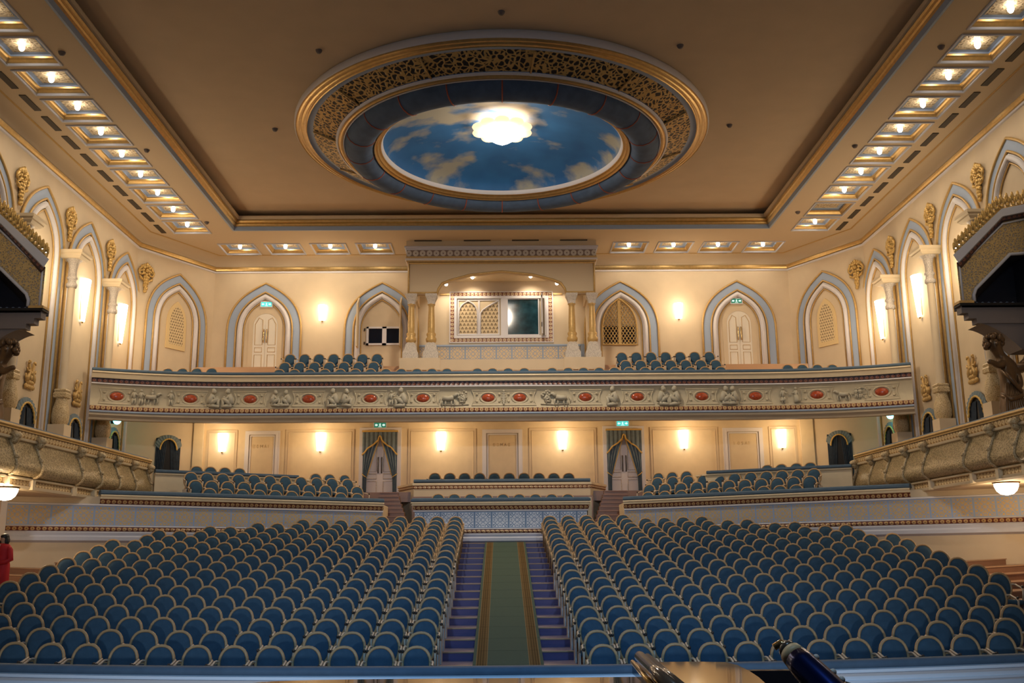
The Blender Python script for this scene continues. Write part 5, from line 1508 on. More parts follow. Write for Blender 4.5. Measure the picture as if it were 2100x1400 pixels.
# ------------------------------------------------------------------ decorated loges high on the side walls near the stage
def loge(s):
    Y = 27.5
    fr = frame((0, Y, 0), (1, 0), (0, -1))
    M = (lambda x: mx(s, x))
    t = thing('side_loge', 'ornate gilt loge with sloping arched hood and dark interior high on the %s wall' % SIDE[s], 'loge', (M(14.0), Y, 9.5))
    O = [(12.98, 9.35), (12.98, 10.62), (14.36, 11.95), (15.2, 12.12)]
    I = [(13.36, 9.47), (13.36, 9.66), (13.44, 9.84), (14.53, 10.86), (15.2, 10.90)]
    Oe = [(12.98, 9.47), (12.98, 9.70), (12.98, 10.62), (14.36, 11.95), (15.2, 12.12)]
    b = MB()
    def strip(b, P, Q, d):
        a = b.add([fr @ Vector((M(x), d, z)) for x, z in P]); c = b.add([fr @ Vector((M(x), d, z)) for x, z in Q])
        for i in range(len(P)-1): b.face((a+i, a+i+1, c+i+1, c+i) if s > 0 else (a+i, c+i, c+i+1, a+i+1))
    strip(b, Oe, I, 0.0); b.build('relief_front', LOGEREL, t)
    b = MB()
    b.tube([fr @ Vector((M(x), 0.02, z)) for x, z in I], 0.05, 6)
    b.tube([fr @ Vector((M(x+0.07), 0.02, z-0.0)) for x, z in ((12.98, 9.5), (12.98, 10.50), (14.36, 11.78), (15.2, 11.95))], 0.03, 6)
    b.build('inner_border', GREYW, t)
    # cornice following the hood
    C = [(12.92, 10.60), (14.36, 11.98), (15.2, 12.15)]
    for name, e0, e1, d, m in (('red_beads', -0.14, -0.03, 0.10, BEADT), ('cornice', -0.03, 0.20, 0.18, GREYW)):
        b = MB()
        a = [(x-0.7*e0 if k < 1 else x, z+e0) for k, (x, z) in enumerate(C)]; c = [(x-0.5*e1 if k < 1 else x, z+e1) for k, (x, z) in enumerate(C)]
        L = [0, 2.0, 2.9]
        for k in range(2):
            P = [fr @ Vector((M(x), d, z)) for x, z in (a[k], a[k+1], c[k+1], c[k])]
            b.quad(*P, [(L[k]*6, 0), (L[k+1]*6, 0), (L[k+1]*6, 1), (L[k]*6, 1)])
            for A_, B2 in ((a[k], a[k+1]), (c[k], c[k+1])):
                b.quad(fr @ Vector((M(A_[0]), d, A_[1])), fr @ Vector((M(B2[0]), d, B2[1])), fr @ Vector((M(B2[0]+0.22), -0.15, B2[1])), fr @ Vector((M(A_[0]+0.22), -0.15, A_[1])))
            if k == 0: b.quad(fr @ Vector((M(a[0][0]), d, a[0][1])), fr @ Vector((M(c[0][0]), d, c[0][1])), fr @ Vector((M(c[0][0]+0.22), -0.15, c[0][1])), fr @ Vector((M(a[0][0]+0.22), -0.15, a[0][1])))
        b.build(name, m, t)
    b = MB()
    for k in range(2):
        (xa, za), (xb, zb) = C[k], C[k+1]
        l = math.hypot(xb-xa, zb-za); n = int(l/0.15)
        for j in range(n):
            a = (j+0.5)/n; x, z = xa+(xb-xa)*a, za+(zb-za)*a+0.24
            for ex, ez, r_ in ((0, 0.30, (0.05, 0.04, 0.15)), (-0.055, 0.20, (0.04, 0.035, 0.12)), (0.055, 0.20, (0.04, 0.035, 0.12)), (0, 0.06, (0.07, 0.05, 0.08))):
                b.blob(fr @ Vector((M(x+ex), 0.06, z+ez)), r_, fr.to_3x3(), 7, 5)
        b.tube([fr @ Vector((M(xa), 0.06, za+0.22)), fr @ Vector((M(xb), 0.06, zb+0.22))], 0.035, 5)
    b.build('gilt_cresting', GILTCARVE, t)
    # side cheek and dark inside
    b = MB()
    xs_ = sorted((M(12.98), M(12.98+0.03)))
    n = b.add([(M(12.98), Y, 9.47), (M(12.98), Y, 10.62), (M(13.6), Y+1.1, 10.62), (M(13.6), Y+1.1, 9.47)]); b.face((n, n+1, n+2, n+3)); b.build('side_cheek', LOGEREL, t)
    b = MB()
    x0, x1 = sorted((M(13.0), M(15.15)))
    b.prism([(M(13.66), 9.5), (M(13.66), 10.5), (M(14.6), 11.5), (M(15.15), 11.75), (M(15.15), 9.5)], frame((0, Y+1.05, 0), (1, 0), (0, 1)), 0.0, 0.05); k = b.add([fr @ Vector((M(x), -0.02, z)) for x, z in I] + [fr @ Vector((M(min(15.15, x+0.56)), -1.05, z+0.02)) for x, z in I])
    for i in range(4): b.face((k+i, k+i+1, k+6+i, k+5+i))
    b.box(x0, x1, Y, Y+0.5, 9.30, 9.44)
    xa_, xb_ = sorted((M(15.14), M(15.18))); b.box(xa_, xb_, Y+0.02, Y+1.1, 9.3, 11.9)  # dark panel added so the side wall inside reads as shaded
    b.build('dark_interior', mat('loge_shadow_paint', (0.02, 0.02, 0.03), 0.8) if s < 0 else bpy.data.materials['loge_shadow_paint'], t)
    b = MB()
    for k in range(9):
        b.blob(fr @ Vector((M(13.55+0.18*k), -0.98, 9.62)), (0.07, 0.03, 0.10), fr.to_3x3(), 7, 5)
    b.build('inner_cresting', BLUE, t)
    b = MB()
    x0, x1 = sorted((M(12.90), M(15.2))); b.box(x0, x1, Y-0.12, Y+0.3, 9.34, 9.40); b.build('dark_sill', BLACK, t)
    x0, x1 = sorted((M(12.88), M(13.3))); b = MB(); b.box(x0, x1, Y-0.14, Y+0.25, 9.40, 9.47); b.build('gilt_sill_end', GOLDP, t)
    # stepped corbel underneath
    b = MB()
    for xa, za, zb in ((12.98, 9.14, 9.34), (13.16, 8.98, 9.14), (13.38, 8.84, 8.98)):
        x0, x1 = sorted((M(xa), M(15.2))); b.box(x0, x1, Y, Y+0.3, za, zb)
    n = 8; P = [(13.5+1.1*(k/n), 8.84-0.75*(k/n)**1.6) for k in range(n+1)]
    a = b.add([(M(x), Y+0.05, z) for x, z in P]); c = b.add([(M(x), Y+0.85, z) for x, z in P]); e = b.add([(M(15.15), Y+0.05, 8.84), (M(15.15), Y+0.85, 8.84), (M(15.15), Y+0.05, P[-1][1]), (M(15.15), Y+0.85, P[-1][1])])
    for i in range(n): b.face((a+i, a+i+1, c+i+1, c+i))
    b.face([a+i for i in range(n+1)] + [e+2, e]); b.face([c+i for i in range(n+1)] + [e+3, e+1])
    b.build('corbel', mat('corbel_grey', (0.20, 0.17, 0.16), 0.7) if s < 0 else bpy.data.materials['corbel_grey'], t)
loge(-1); loge(1)

# ------------------------------------------------------------------ bronze figures under the loges
def statue(s):
    base = (mx(s, 13.95), 27.1, 4.96)
    t = thing('bronze_statue', 'dark bronze draped figure leaning out under the loge on the %s' % SIDE[s], 'statue', base, 'bronze statues')
    V = []; E = []; R = []
    def ch(pts, parent=None):
        last = parent
        for (x, y, z, r) in pts:
            V.append((s*x, y, z)); R.append(r); i = len(V)-1
            if last is not None: E.append((last, i))
            last = i
        return last
    # x towards the wall is +, hall side is -
    ch([(-0.10, 0, 1.55, 0.22)])
    torso = ch([(-0.08, 0, 1.95, 0.21), (-0.08, 0, 2.32, 0.25), (-0.13, 0.0, 2.62, 0.23)], 0)
    nk = ch([(-0.24, -0.04, 2.84, 0.12)], torso)
    ch([(-0.36, -0.08, 3.04, 0.17), (-0.40, -0.10, 3.20, 0.20), (-0.38, -0.09, 3.34, 0.15)], nk)
    ch([(-0.26, -0.16, 2.60, 0.13), (-0.46, -0.26, 2.54, 0.10), (-0.62, -0.30, 2.62, 0.075), (-0.76, -0.31, 2.65, 0.08)], torso)
    ch([(0.10, 0.08, 2.58, 0.14), (0.26, 0.10, 2.30, 0.11), (0.20, -0.10, 2.02, 0.09), (0.05, -0.24, 1.92, 0.08)], torso)
    ch([(-0.20, -0.05, 1.15, 0.21), (-0.24, -0.10, 0.66, 0.18), (-0.18, -0.05, 0.15, 0.16)], 0)
    ch([(0.04, 0.05, 1.10, 0.23), (0.08, 0.05, 0.55, 0.21), (0.10, 0.05, 0.10, 0.22)], 0)
    me = bpy.data.meshes.new('figure'); me.from_pydata(V, E, [])
    o = bpy.data.objects.new('figure', me); sc.collection.objects.link(o); o.parent = t
    me.materials.append(BRONZE)
    md = o.modifiers.new('Skin', 'SKIN'); md.use_smooth_shade = True
    for i, r in enumerate(R):
        me.skin_vertices[0].data[i].radius = (r, r)
    me.skin_vertices[0].data[0].use_root = True
    sb = o.modifiers.new('Sub', 'SUBSURF'); sb.levels = 2; sb.render_levels = 2
    # hair, wing and drapery folds
    W = lambda x, y, z: Vector((base[0]+s*x, base[1]+y, base[2]+z))
    b = MB()
    for k in range(34):
        zz = 1-1.55*(k+0.5)/34; a = k*2.39996; rr = math.sqrt(max(0, 1-zz*zz))
        v = Vector((rr*math.cos(a), rr*math.sin(a), zz))
        if v.y < -0.35 and v.z < 0.45: continue
        b.blob(W(-0.39+0.23*v.x, -0.07+0.22*v.y, 3.19+0.25*v.z), 0.085, None, 8, 6)
    b.blob(W(-0.43, -0.31, 3.14), (0.035, 0.05, 0.06), None, 7, 5)
    b.build('hair', BRONZE, t)
    b = MB()
    for k in range(4):
        e = 0.09*k
        b.tube([W(0.10, 0.14, 2.55), W(0.34+e, 0.20, 2.50+e*0.3), W(0.62+e*0.8, 0.22, 2.75), W(0.74+e*0.3, 0.20, 3.10), W(0.70+e*0.2, 0.16, 3.45-e)], [0.10, 0.13, 0.12, 0.10, 0.04], 7)
    b.build('wing', BRONZE, t)
    b = MB()
    for k in range(9):
        x = -0.34+0.075*k
        b.tube([W(x*0.45-0.08, -0.19, 2.05+0.03*math.sin(k*2.1)), W(x*0.75-0.05, -0.23, 1.5), W(x-0.02+0.03*math.sin(k*2), -0.24+0.02*math.sin(k*5), 0.9), W(x*1.15+0.03*math.sin(k*3), -0.20, 0.04)], [0.03, 0.065, 0.06+0.015*math.sin(k*4), 0.07], 7)
    b.tube([W(-0.38, -0.1, 1.75), W(-0.2, -0.28, 1.60), W(0.08, -0.28, 1.68), W(0.24, -0.05, 1.85)], 0.075, 7)
    b.tube([W(-0.30, -0.14, 2.45), W(-0.12, -0.27, 2.15), W(0.10, -0.25, 1.85), W(0.2, -0.1, 1.7)], 0.06, 7)
    b.build('drapery', BRONZE, t)
    b = MB(); b.prof_box([(0.42, 4.95), (0.42, 5.0), (0.36, 5.03)], base[0], base[1]); b.build('base', BRONZE, t)
statue(-1); statue(1)
# ------------------------------------------------------------------ armchairs
def ah(z): return (z-1.0)*0.17
def oval(a, c, n, z0=0.725, sq=2.3):
    P = []
    for k in range(n):
        t = 2*PI*k/n + PI/2
        ct, st = math.cos(t), math.sin(t)
        x = a*math.copysign(abs(ct)**(2/sq), ct); z = c*math.copysign(abs(st)**(2/sq), st)
        x *= 1.0 - 0.10*max(0, -z/c)**1.5
        P.append((x, z0+z))
    return P
def chair_pieces(b, which, hi=True):
    n = 26 if hi else 14
    if which == 'backrest':
        b.smooth = True
        R = []
        for f, d in ((1.0, -0.005), (0.93, -0.035), (0.6, -0.052), (0.2, -0.058)):
            R.append(b.add([(x*f, ah(0.725+(z-0.725)*f)+d, 0.725+(z-0.725)*f) for x, z in oval(0.214, 0.256, n)]))
        for i in range(3):
            for k in range(n): b.face((R[i]+k, R[i]+(k+1) % n, R[i+1]+(k+1) % n, R[i+1]+k))
        b.face([R[3]+k for k in range(n)])
        Bk = b.add([(x, ah(z)+0.02, z) for x, z in oval(0.214, 0.256, n)])
        for k in range(n): b.face((R[0]+k, Bk+k, Bk+(k+1) % n, R[0]+(k+1) % n))
        b.face([Bk+k for k in range(n)][::-1])
        b.smooth = False
    elif which == 'back_frame':
        b.tube([(x, ah(z)-0.008, z) for x, z in oval(0.230, 0.272, n)], 0.026, 6 if hi else 5, closed=True)
        for s in (-1, 1): b.tube([(s*0.20, ah(0.5), 0.53), (s*0.215, ah(0.4)+0.01, 0.36), (s*0.22, 0.0, 0.0)], 0.022, 5)
    elif which == 'seat':
        b.smooth = True
        P = [(0.245, -0.56), (0.25, -0.30), (0.235, -0.10), (-0.235, -0.10), (-0.25, -0.30), (-0.245, -0.56), (0, -0.60)]
        P = [P[6]] + P[:6]
        R = [b.add([(x*f, -0.33+(y+0.33)*f, z) for x, y in P]) for f, z in ((0.97, 0.36), (1.0, 0.40), (0.97, 0.445), (0.7, 0.465))]
        for i in range(3):
            for k in range(7): b.face((R[i]+k, R[i]+(k+1) % 7, R[i+1]+(k+1) % 7, R[i+1]+k))
        b.face([R[3]+k for k in range(7)]); b.face([R[0]+k for k in range(7)][::-1]); b.smooth = False
    elif which in ('armL', 'armR'):
        s = -1 if which == 'armL' else 1
        b.tube([(s*0.225, ah(0.76)-0.01, 0.765), (s*0.262, -0.075, 0.770), (s*0.276, -0.14, 0.765), (s*0.276, -0.40, 0.705), (s*0.276, -0.455, 0.66), (s*0.276, -0.44, 0.55), (s*0.276, -0.40, 0.42)], 0.021, 6 if hi else 5)
    elif which in ('knobL', 'knobR'):
        s = -1 if which == 'knobL' else 1
        b.blob((s*0.276, -0.44, 0.725), 0.030, None, 8, 5)
    elif which in ('endL', 'endR'):
        s = -1 if which == 'endL' else 1
        x0, x1 = sorted((s*0.255, s*0.285)); b.box(x0, x1, -0.50, -0.12, 0.0, 0.42)
PARTS = [('backrest', 'backrest', VELVET, 0), ('back_frame', 'back_frame', CHAIRW, 0), ('seat', 'seat', VELVET, 0), ('armrest', 'armL', CHAIRA, 1), ('armrest', 'armR', CHAIRA, 1), ('end_panel', 'endL', CHAIRP, 0), ('end_panel', 'endR', CHAIRP, 0)]
def make_chair(name):
    t = bpy.data.objects.new(name, None); sc.collection.objects.link(t); t.empty_display_size = 0.1
    for nm, w_, m, kn in PARTS:
        b = MB(); chair_pieces(b, w_); o = b.build(nm, m, t)
        if kn:
            k = MB(); chair_pieces(k, 'knob'+w_[-1]); k.build('knob', KNOB, o)
    return t
protos = {}
def put_chair(name, loc, rz, label, group):
    if name not in protos:
        protos[name] = make_chair(name) if not protos else None
        if protos[name] is None:
            src = list(protos.values())[0]; c = copy_tree(src); c.name = name; protos[name] = c
        o = protos[name]
    else: o = copy_tree(protos[name])
    o.location = loc; o.rotation_euler = (0, 0, rz)
    return tag(o, label, 'armchair', group)

LEFTU = {7: 60, 8: 97, 9: 130, 10: 162, 11: 192, 12: 220, 13: 282, 14: 346, 15: 449, 16: 542, 17: 632, 18: 789}
TOPV = [1326, 1301, 1276, 1255, 1235, 1217, 1197.5, 1180, 1166, 1152.5, 1140, 1127.5, 1116, 1104, 1091, 1080, 1069, 1058]
seats = []
for r in range(18):
    Y = row_y(r); axc = 0.12-0.006*(Y-17.3)
    if r+1 in LEFTU: n = int(round((abs(atY(LEFTU[r+1], TOPV[r], Y).x)-1.54)/0.6+0.1))+1
    else: n = int((abs(atY(-14, TOPV[r], Y).x)-1.54)/0.6)+1
    for k in range(n):
        for s in (-1, 1):
            x = axc+s*(1.54+0.6*k)
            seats.append((r, k, s, x, Y, RH*r+dish(x)))
rest = MB(); KS = {'backrest': 0, 'back_frame': 1, 'seat': 0, 'armL': 1, 'armR': 1}
for i, (r, k, s, x, Y, z) in enumerate(seats):
    if i < 300:
        put_chair('stalls_armchair', (x, Y, z), 0.0, 'blue velvet armchair, %s row from the stage, %s seat %s of the aisle' % (ORD[r], ORD[k], SIDE[s]), 'stalls armchairs')
    else:
        for w_, km in KS.items():
            rest.k = km; n0 = len(rest.v); chair_pieces(rest, w_, False)
            for j in range(n0, len(rest.v)): rest.v[j] = rest.v[j]+Vector((x, Y, z))
o = rest.build('stalls_armchairs_rear', [VELVET, CHAIRW], None, (X0, 30, 2))
tag(o, 'rear rows of small blue velvet armchairs in front of the tiled parapets', 'armchairs', None, 'stuff')

# seats of the slanting wings
def lerp(a, b, f): return a+(b-a)*f
WING = {-1: dict(A=([290, 433, 575, 718, 858, 998, 1140, 1280, 1420, 1563], 645, 672), B=([172, 310, 450, 590, 732, 873, 1013, 1150, 1290, 1427, 1560], 573, 615), C=([132, 270, 405, 540, 675, 810, 943, 1078, 1213, 1345, 1480], 505, 550), D=([180, 300, 425, 550], 448, 460), E=([1205, 1325, 1455], 515, 515)),
        1: dict(A=([545, 688, 832, 975, 1115, 1257, 1397, 1540, 1680, 1820], 662, 610), B=([555, 690, 828, 962, 1105, 1240, 1377, 1517, 1657, 1797, 1935], 600, 535), C=([625, 757, 890, 1022, 1155, 1290, 1428, 1563, 1697, 1833, 1972], 540, 470), D=([1570, 1690, 1820, 1940], 435, 412), E=([633, 752, 875], 498, 494))}
OFFS = dict(A=1.0, B=1.9, C=2.8, D=4.55, E=3.9)
NAMES = dict(A='front row', B='second row', C='third row', D='row behind the upper parapet', E='top row beside the door')
tb = MB()
for s in (-1, 1):
    P = Vector(WL[1]) if s < 0 else Vector(WR[0]); D = -DL if s < 0 else DR; N = NL if s < 0 else NR
    u0 = 360 if s < 0 else 1200
    rz = math.atan2(DL.y, DL.x) if s < 0 else math.atan2(DR.y, DR.x)
    for row, (xs_, va, vb) in WING[s].items():
        base = P + N*OFFS[row]
        pts = []
        for i, xz in enumerate(xs_):
            f = i/(len(xs_)-1)
            pts.append(atL(u0+xz/4.2, 850+lerp(va, vb, f)/4.2, (base.x, base.y), (D.x, D.y)))
        zf = sum(p.z for p in pts)/len(pts)-1.0
        t0 = min((Vector((p.x, p.y))-P).dot(D) for p in pts)-0.4; t1 = max((Vector((p.x, p.y))-P).dot(D) for p in pts)+0.4
        q = [base+D*a-N*e for a, e in ((t0, 0.68), (t1, 0.68), (t1, -0.21), (t0, -0.21))]
        k = tb.add([(c.x, c.y, zf) for c in q]+[(c.x, c.y, zf-0.7) for c in q])
        for f in ((0, 1, 2, 3), (0, 4, 5, 1), (1, 5, 6, 2), (2, 6, 7, 3), (3, 7, 4, 0)): tb.face([k+j for j in f])
        order = sorted(range(len(pts)), key=lambda i: abs(pts[i].x))
        for j, i in enumerate(order):
            put_chair('wing_armchair', (pts[i].x, pts[i].y, zf), rz, 'blue-grey armchair in the %s wing, %s, %s from the centre' % (SIDE[s], NAMES[row], ORD[j]), 'armchairs of the %s wing' % SIDE[s])
struct(tb.build('floor_amphitheatre', WOODR))
for row, us, Y, v, zf, nm in (('lower', [898.7+33.2*k for k in range(9)], 36.6, 1013, 3.74, 'lower row of the centre box'), ('upper', [892+30.45*k for k in range(10)], 40.0, 970, 4.72, 'upper row of the centre box')):
    for k, u in enumerate(us):
        p = atY(u, v, Y)
        put_chair('box_armchair', (p.x, Y, zf if abs(p.z-1.0-zf) > 0.2 else p.z-1.0), 0, 'dark blue armchair in the %s, %s from the left' % (nm, ORD[k]), 'armchairs of the centre box')
FR = [345, 375, 404.5, 435, 573, 604, 635.5, 666.5, 698, 729, 760, 791.5, 823, 855, 886, 916.5, 979, 1010, 1042, 1075, 1132, 1165, 1196.5, 1228.5, 1260, 1290, 1323, 1353, 1385, 1416, 1446, 1478, 1615, 1645, 1676, 1707]
for k, u in enumerate(FR):
    Y = 38.7 if 560 < u < 1490 else 38.35
    x = atY(u, 755, Y).x
    nm = ('%s seat from the left end of the balcony front row' % ORD[k]) if k < 18 else ('%s seat from the right end of the balcony front row' % ORD[len(FR)-1-k])
    put_chair('balcony_armchair', (x, Y, 8.77), 0, 'blue-grey armchair, ' + nm, 'balcony front row armchairs')
for s, us, v, Y, zf, nm in ((-1, [584.8+30.26*k for k in range(7)], 742.5, 39.88, 9.28, 'middle'), (1, [1282.7+30.7*k for k in range(7)], 736, 39.88, 9.28, 'middle'), (-1, [595.8+29.65*k for k in range(7)], 726, 40.83, 9.81, 'top'), (1, [1274.5+29.83*k for k in range(7)], 720, 40.83, 9.81, 'top')):
    for k, u in enumerate(us):
        x = atY(u, v, Y).x
        put_chair('balcony_armchair', (x, Y, zf), 0, 'blue-grey armchair in the %s row of the %s balcony block, %s from the left' % (nm, SIDE[s], ORD[k]), 'armchairs of the %s balcony block' % SIDE[s])

# ------------------------------------------------------------------ rail in front of the stalls
def rail_y(x): return 14.95 + 1.05*((min(abs(x-X0), 9.2))/7.7)**2
RPTH = [(x*0.5, rail_y(x*0.5)) for x in range(-20, 21)]
t = thing('orchestra_rail', 'long pale blue rail with blue velvet cushion in front of the first row', 'rail', (X0, 14.95, 0))
b = MB(); b.sweep([(-0.17, 0.80), (-0.18, 0.87), (-0.12, 0.915), (0.03, 0.915), (0.09, 0.89), (0.10, 0.83), (0.06, 0.80)], RPTH, smooth=True); b.build('cushion', CUSH, t)
PALEB = mat('pale_blue_rail_paint', (0.74, 0.78, 0.82), 0.5)
b = MB(); b.sweep([(0.06, 0.80), (0.15, 0.79), (0.16, 0.75), (0.09, 0.73)], RPTH); b.build('ledge', PALEB, t)
b = MB(); b.sweep([(0.09, 0.73), (0.08, 0.64), (0.11, 0.63), (0.11, 0.60), (0.07, 0.59), (0.07, 0.0)], RPTH); b.sweep([(-0.15, 0.82), (-0.15, 0.0)], RPTH); b.build('panel', PALEB, t)

# stage platform under the piano
b = MB(); b.box(-12, 12, -3.0, 10.5, 0.0, 0.95); struct(b.build('floor_stage', mat('stage_boards', (0.05, 0.035, 0.025), 0.5)))

# ------------------------------------------------------------------ grand piano, its glossy lid mirroring the hall
def piano():
    Zl = 2.03
    t = thing('grand_piano', 'glossy black grand piano lid mirroring the hall, with hinged front flap', 'piano', (0.4, 2.4, 0.95))
    far = [(505, 1401), (560, 1396.5), (640, 1394), (740, 1392.5), (830, 1391.5), (1030, 1390), (1200, 1388.5), (1330, 1387), (1480, 1386), (1600, 1385), (1700, 1385.5)]
    P = [atZ(u, v, Zl) for u, v in far]
    P = [(p.x, p.y) for p in P]
    near = [(P[-1][0]+0.06, 1.2), (P[0][0]-0.25, 1.2)]
    poly = [(P[0][0]-0.25, P[0][1]-0.9)] + P + near
    b = MB(); k = b.add([(x, y, Zl) for x, y in poly]); b.face(list(range(k, k+len(poly)))[::-1])
    m = b.add([(x, y, Zl-0.03) for x, y in poly])
    for i in range(len(poly)): j = (i+1) % len(poly); b.face((k+i, k+j, m+j, m+i))
    b.build('lid', LACQ, t)
    b = MB(); c = [(x*0.97+0.01, y-0.05, 0) for x, y in poly]
    k = b.add([(x, y, Zl-0.03) for x, y, _ in c]); m = b.add([(x, y, Zl-0.35) for x, y, _ in c])
    for i in range(len(c)): j = (i+1) % len(c); b.face((k+i, k+j, m+j, m+i))
    b.face([m+i for i in range(len(c))]); b.build('case', LACQ, t)
    # front flap folded back on the lid
    Zf = 2.115
    fl_ = [(1296, 1357.5), (1345, 1357), (1420, 1356), (1488, 1357), (1512, 1363), (1535, 1374), (1556, 1388), (1580, 1410)]
    Q = [atZ(u, v, Zf) for u, v in fl_]; Q = [(p.x, p.y) for p in Q]
    q0 = atZ(1362, 1425, Zf)
    poly = Q + [(Q[-1][0], 1.75), (q0.x+0.02, 1.75)]
    b = MB(); k = b.add([(x, y, Zf) for x, y in poly]); b.face(list(range(k, k+len(poly)))[::-1]); m = b.add([(x, y, Zf-0.028) for x, y in poly])
    for i in range(len(poly)): j = (i+1) % len(poly); b.face((k+i, k+j, m+j, m+i))
    b.face([m+i for i in range(len(poly))]); f = b.build('front_flap', LACQ, t)
    b = MB()
    for (u0, v0, u1, v1, r, z) in ((1297, 1357, 1345, 1412, 0.006, Zf+0.004), (1316, 1362, 1372, 1420, 0.006, Zf+0.012)):
        b.tube([atZ(u0, v0, z), atZ(u1, v1, z)], r, 8)
    b.build('brass_hinge', BRASS, f)
    b = MB(); b.tube([atZ(1312, 1346, Zf+0.03), atZ(1390, 1420, Zf+0.03)], 0.013, 12); b.tube([atZ(1328, 1346, Zf+0.028), atZ(1420, 1425, Zf+0.028)], 0.008, 10); b.build('flap_edge', mat('polished_dark_wood', (0.12, 0.07, 0.045), 0.15, spec=0.8), f)
    b = MB(); p0 = atZ(1532, 1371, Zl+0.06); p1 = atZ(1640, 1371, Zl+0.06)
    b.box(p0.x, p1.x, p0.y, p0.y+0.03, Zl-0.2, Zl+0.055); b.build('rim', LACQ, t)
    b = MB()
    for x, y in ((-0.6, 1.5), (0.9, 1.5), (0.35, 2.5)): b.tube([(x, y, Zl-0.36), (x, y, 1.0), (x, y, 0.955)], [0.06, 0.04, 0.05], 8)
    b.build('leg', LACQ, t)
piano()
def studded_case():
    A = atY(1745, 1460, 2.10); B_ = atY(1627, 1343, 2.25)
    d = (B_-A).normalized()
    t = thing('tapered_case', 'glossy blue-black tapered case end with tan collar and pale studs at the piano', 'case', tuple(A))
    P = lambda a: A.lerp(B_, a)
    b = MB(); b.tube([P(-0.3), P(0.0), P(0.45), P(0.80), P(0.93)], [0.037, 0.036, 0.034, 0.031, 0.028], 20); b.build('body', BLUEGLOSS, t)
    b = MB(); b.tube([P(0.93), P(1.05)], [0.028, 0.025], 20); b.build('collar', TAN, t)
    b = MB(); b.tube([P(1.05), P(1.14), P(1.17)], [0.023, 0.019, 0.010], 14); b.build('cap', KNOB, t)
    b = MB(); b.tube([P(1.16), P(1.24), P(1.245)+Vector((-0.015, 0, -0.01))], [0.010, 0.008, 0.008], 8); b.build('tip', BRASS, t)
    side = d.cross(Vector((0, 1, 0))).normalized()
    if side.x < 0: side = -side
    for a, r in ((0.80, 0.031), (0.52, 0.034), (0.38, 0.035)):
        b = MB(); b.blob(P(a)+side*r*0.97+Vector((0, -0.006, 0)), 0.0075, None, 8, 6); b.build('stud', CHAIRP, t)
    b = MB(); q = P(0.60)+Vector((-0.010, -0.037, 0)); b.tube([q+Vector((0.018, 0, -0.03)), q, q+Vector((-0.006, 0, -0.07)), q+Vector((-0.006, 0, -0.12))], 0.0022, 6); b.build('chain', GREYW, t)
studded_case()

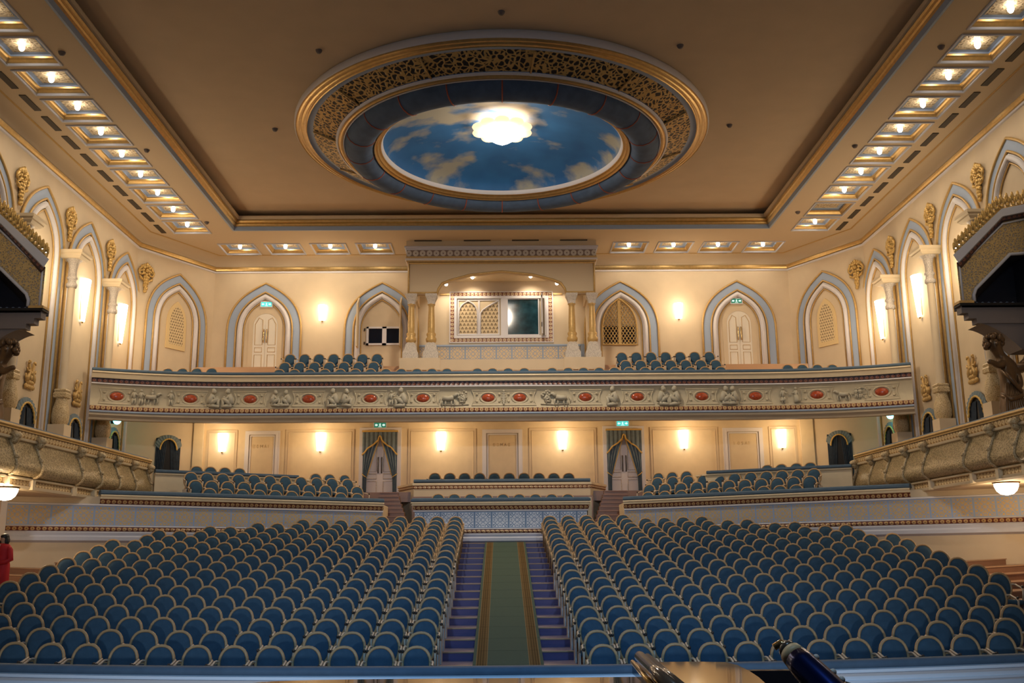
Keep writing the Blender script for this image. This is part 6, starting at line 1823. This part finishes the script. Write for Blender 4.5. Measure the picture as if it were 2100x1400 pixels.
# ------------------------------------------------------------------ woman in the red suit at the left
def person():
    hx = atY(10, 1095, 24.0)
    x, y = hx.x, 24.0
    z0 = [z for (a, c, z) in STEPS if a <= y < c][0]+dish(x)
    H = hx.z-z0
    k = H/1.66
    t = thing('person', 'woman in a red suit with dark bobbed hair standing by the left wall', 'person', (x, y, z0))
    V, E, R = [], [], []
    def ch(pts, parent=None):
        last = parent
        for (px, py, pz, r) in pts:
            V.append((px*k, py*k, pz*k)); R.append(r*k); i = len(V)-1
            if last is not None: E.append((last, i))
            last = i
        return last
    root = ch([(0, 0, 0.95, 0.14)])
    ch2 = ch([(0, -0.01, 1.12, 0.115), (0, 0.0, 1.28, 0.135), (0, 0.01, 1.36, 0.10)], root)
    nk = ch([(0, 0.0, 1.43, 0.052), (0, -0.01, 1.49, 0.055)], ch2)
    ch([(0, -0.02, 1.555, 0.085), (0, -0.015, 1.60, 0.078)], nk)
    for s in (-1, 1):
        sh = ch([(s*0.165, 0.01, 1.34, 0.055)], ch2)
        el = ch([(s*0.24, 0.02, 1.08, 0.04)], sh)
        wr = ch([(s*0.10, -0.17, 1.00, 0.026)], el)
        hd = ch([(s*0.045, -0.19, 0.995, 0.03)], wr)
        for f in range(4): ch([(s*0.01, -0.205+0.005*f, 1.025-0.02*f, 0.0095), (s*-0.03, -0.20, 1.02-0.021*f, 0.008)], hd)
        ch([(s*0.05, -0.205, 1.03, 0.010), (s*0.03, -0.215, 1.045, 0.009)], hd)
        kn = ch([(s*0.085, 0, 0.80, 0.095), (s*0.08, 0.0, 0.48, 0.062)], root)
        an = ch([(s*0.075, 0.02, 0.28, 0.052), (s*0.075, 0.03, 0.085, 0.035)], kn)
        ch([(s*0.08, -0.05, 0.035, 0.035), (s*0.085, -0.12, 0.025, 0.028)], an)
    me = bpy.data.meshes.new('body'); me.from_pydata(V, E, [])
    o = bpy.data.objects.new('body', me); sc.collection.objects.link(o); o.parent = t; me.materials.append(SKIN)
    md = o.modifiers.new('Skin', 'SKIN'); md.use_smooth_shade = True
    for i, r in enumerate(R): me.skin_vertices[0].data[i].radius = (r, r)
    me.skin_vertices[0].data[0].use_root = True
    sb = o.modifiers.new('Sub', 'SUBSURF'); sb.levels = 1; sb.render_levels = 2
    W = lambda a, b_, c: Vector((x+a*k, y+b_*k, z0+c*k))
    def loft(name, rows, m, parent=t):
        b = MB(); b.smooth = True; n = 20; rr = []
        for (cx_, cy_, z, rx, ry) in rows: rr.append(b.add([W(cx_+rx*math.cos(2*PI*i/n), cy_+ry*math.sin(2*PI*i/n), z) for i in range(n)]))
        for j in range(len(rr)-1):
            for i in range(n): b.face((rr[j]+i, rr[j]+(i+1) % n, rr[j+1]+(i+1) % n, rr[j+1]+i))
        return b.build(name, m, parent)
    j = loft('jacket', [(0, 0, 0.80, 0.205, 0.155), (0, 0, 0.95, 0.20, 0.155), (0, 0, 1.08, 0.165, 0.135), (0, 0, 1.22, 0.19, 0.15), (0, 0.0, 1.31, 0.20, 0.155), (0, 0.005, 1.365, 0.195, 0.145), (0, 0.005, 1.415, 0.14, 0.125), (0, 0.0, 1.45, 0.085, 0.085)], REDSUIT)
    for s in (-1, 1):
        b = MB(); b.tube([W(s*0.15, 0.01, 1.37), W(s*0.195, 0.015, 1.30), W(s*0.245, 0.025, 1.08), W(s*0.18, -0.07, 1.03), W(s*0.115, -0.155, 1.005)], [0.055*k, 0.07*k, 0.058*k, 0.052*k, 0.042*k], 10); b.build('sleeve', REDSUIT, j)
    b = MB(); c = b.add([W(-0.055, -0.125, 1.425), W(0.055, -0.125, 1.425), W(0.0, -0.162, 1.22)]); b.face((c, c+2, c+1)); b.build('blouse', BLOUSE, t)
    loft('skirt', [(0, 0, 0.40, 0.20, 0.16), (0, 0, 0.6, 0.20, 0.165), (0, 0, 0.82, 0.20, 0.155), (0, 0, 0.98, 0.15, 0.125)], REDSUIT)
    b = MB()
    b.blob(W(0, 0.012, 1.595), (0.098*k, 0.105*k, 0.085*k)); b.blob(W(0.0, 0.05, 1.52), (0.10*k, 0.075*k, 0.11*k))
    for s in (-1, 1): b.blob(W(s*0.085, 0.01, 1.50), (0.035*k, 0.06*k, 0.095*k))
    b.build('hair', HAIR, t)
    b = MB()
    for s in (-1, 1): b.blob(W(s*0.03, -0.098, 1.555), (0.011*k, 0.006*k, 0.007*k), None, 6, 5)
    b.blob(W(0, -0.095, 1.495), (0.022*k, 0.008*k, 0.006*k), None, 8, 5); b.build('features', KNOB, t)
    b = MB(); b.blob(W(0, -0.108, 1.53), (0.012*k, 0.016*k, 0.02*k), None, 7, 5); b.build('nose', SKIN, t)
    b = MB()
    for s in (-1, 1): b.blob(W(s*0.082, -0.05, 0.03), (0.042*k, 0.11*k, 0.035*k), None, 9, 6)
    b.build('shoes', KNOB, t)
    t.rotation_euler = (0, 0, math.radians(-25))
person()
for im in list(bpy.data.images): bpy.data.images.remove(im)
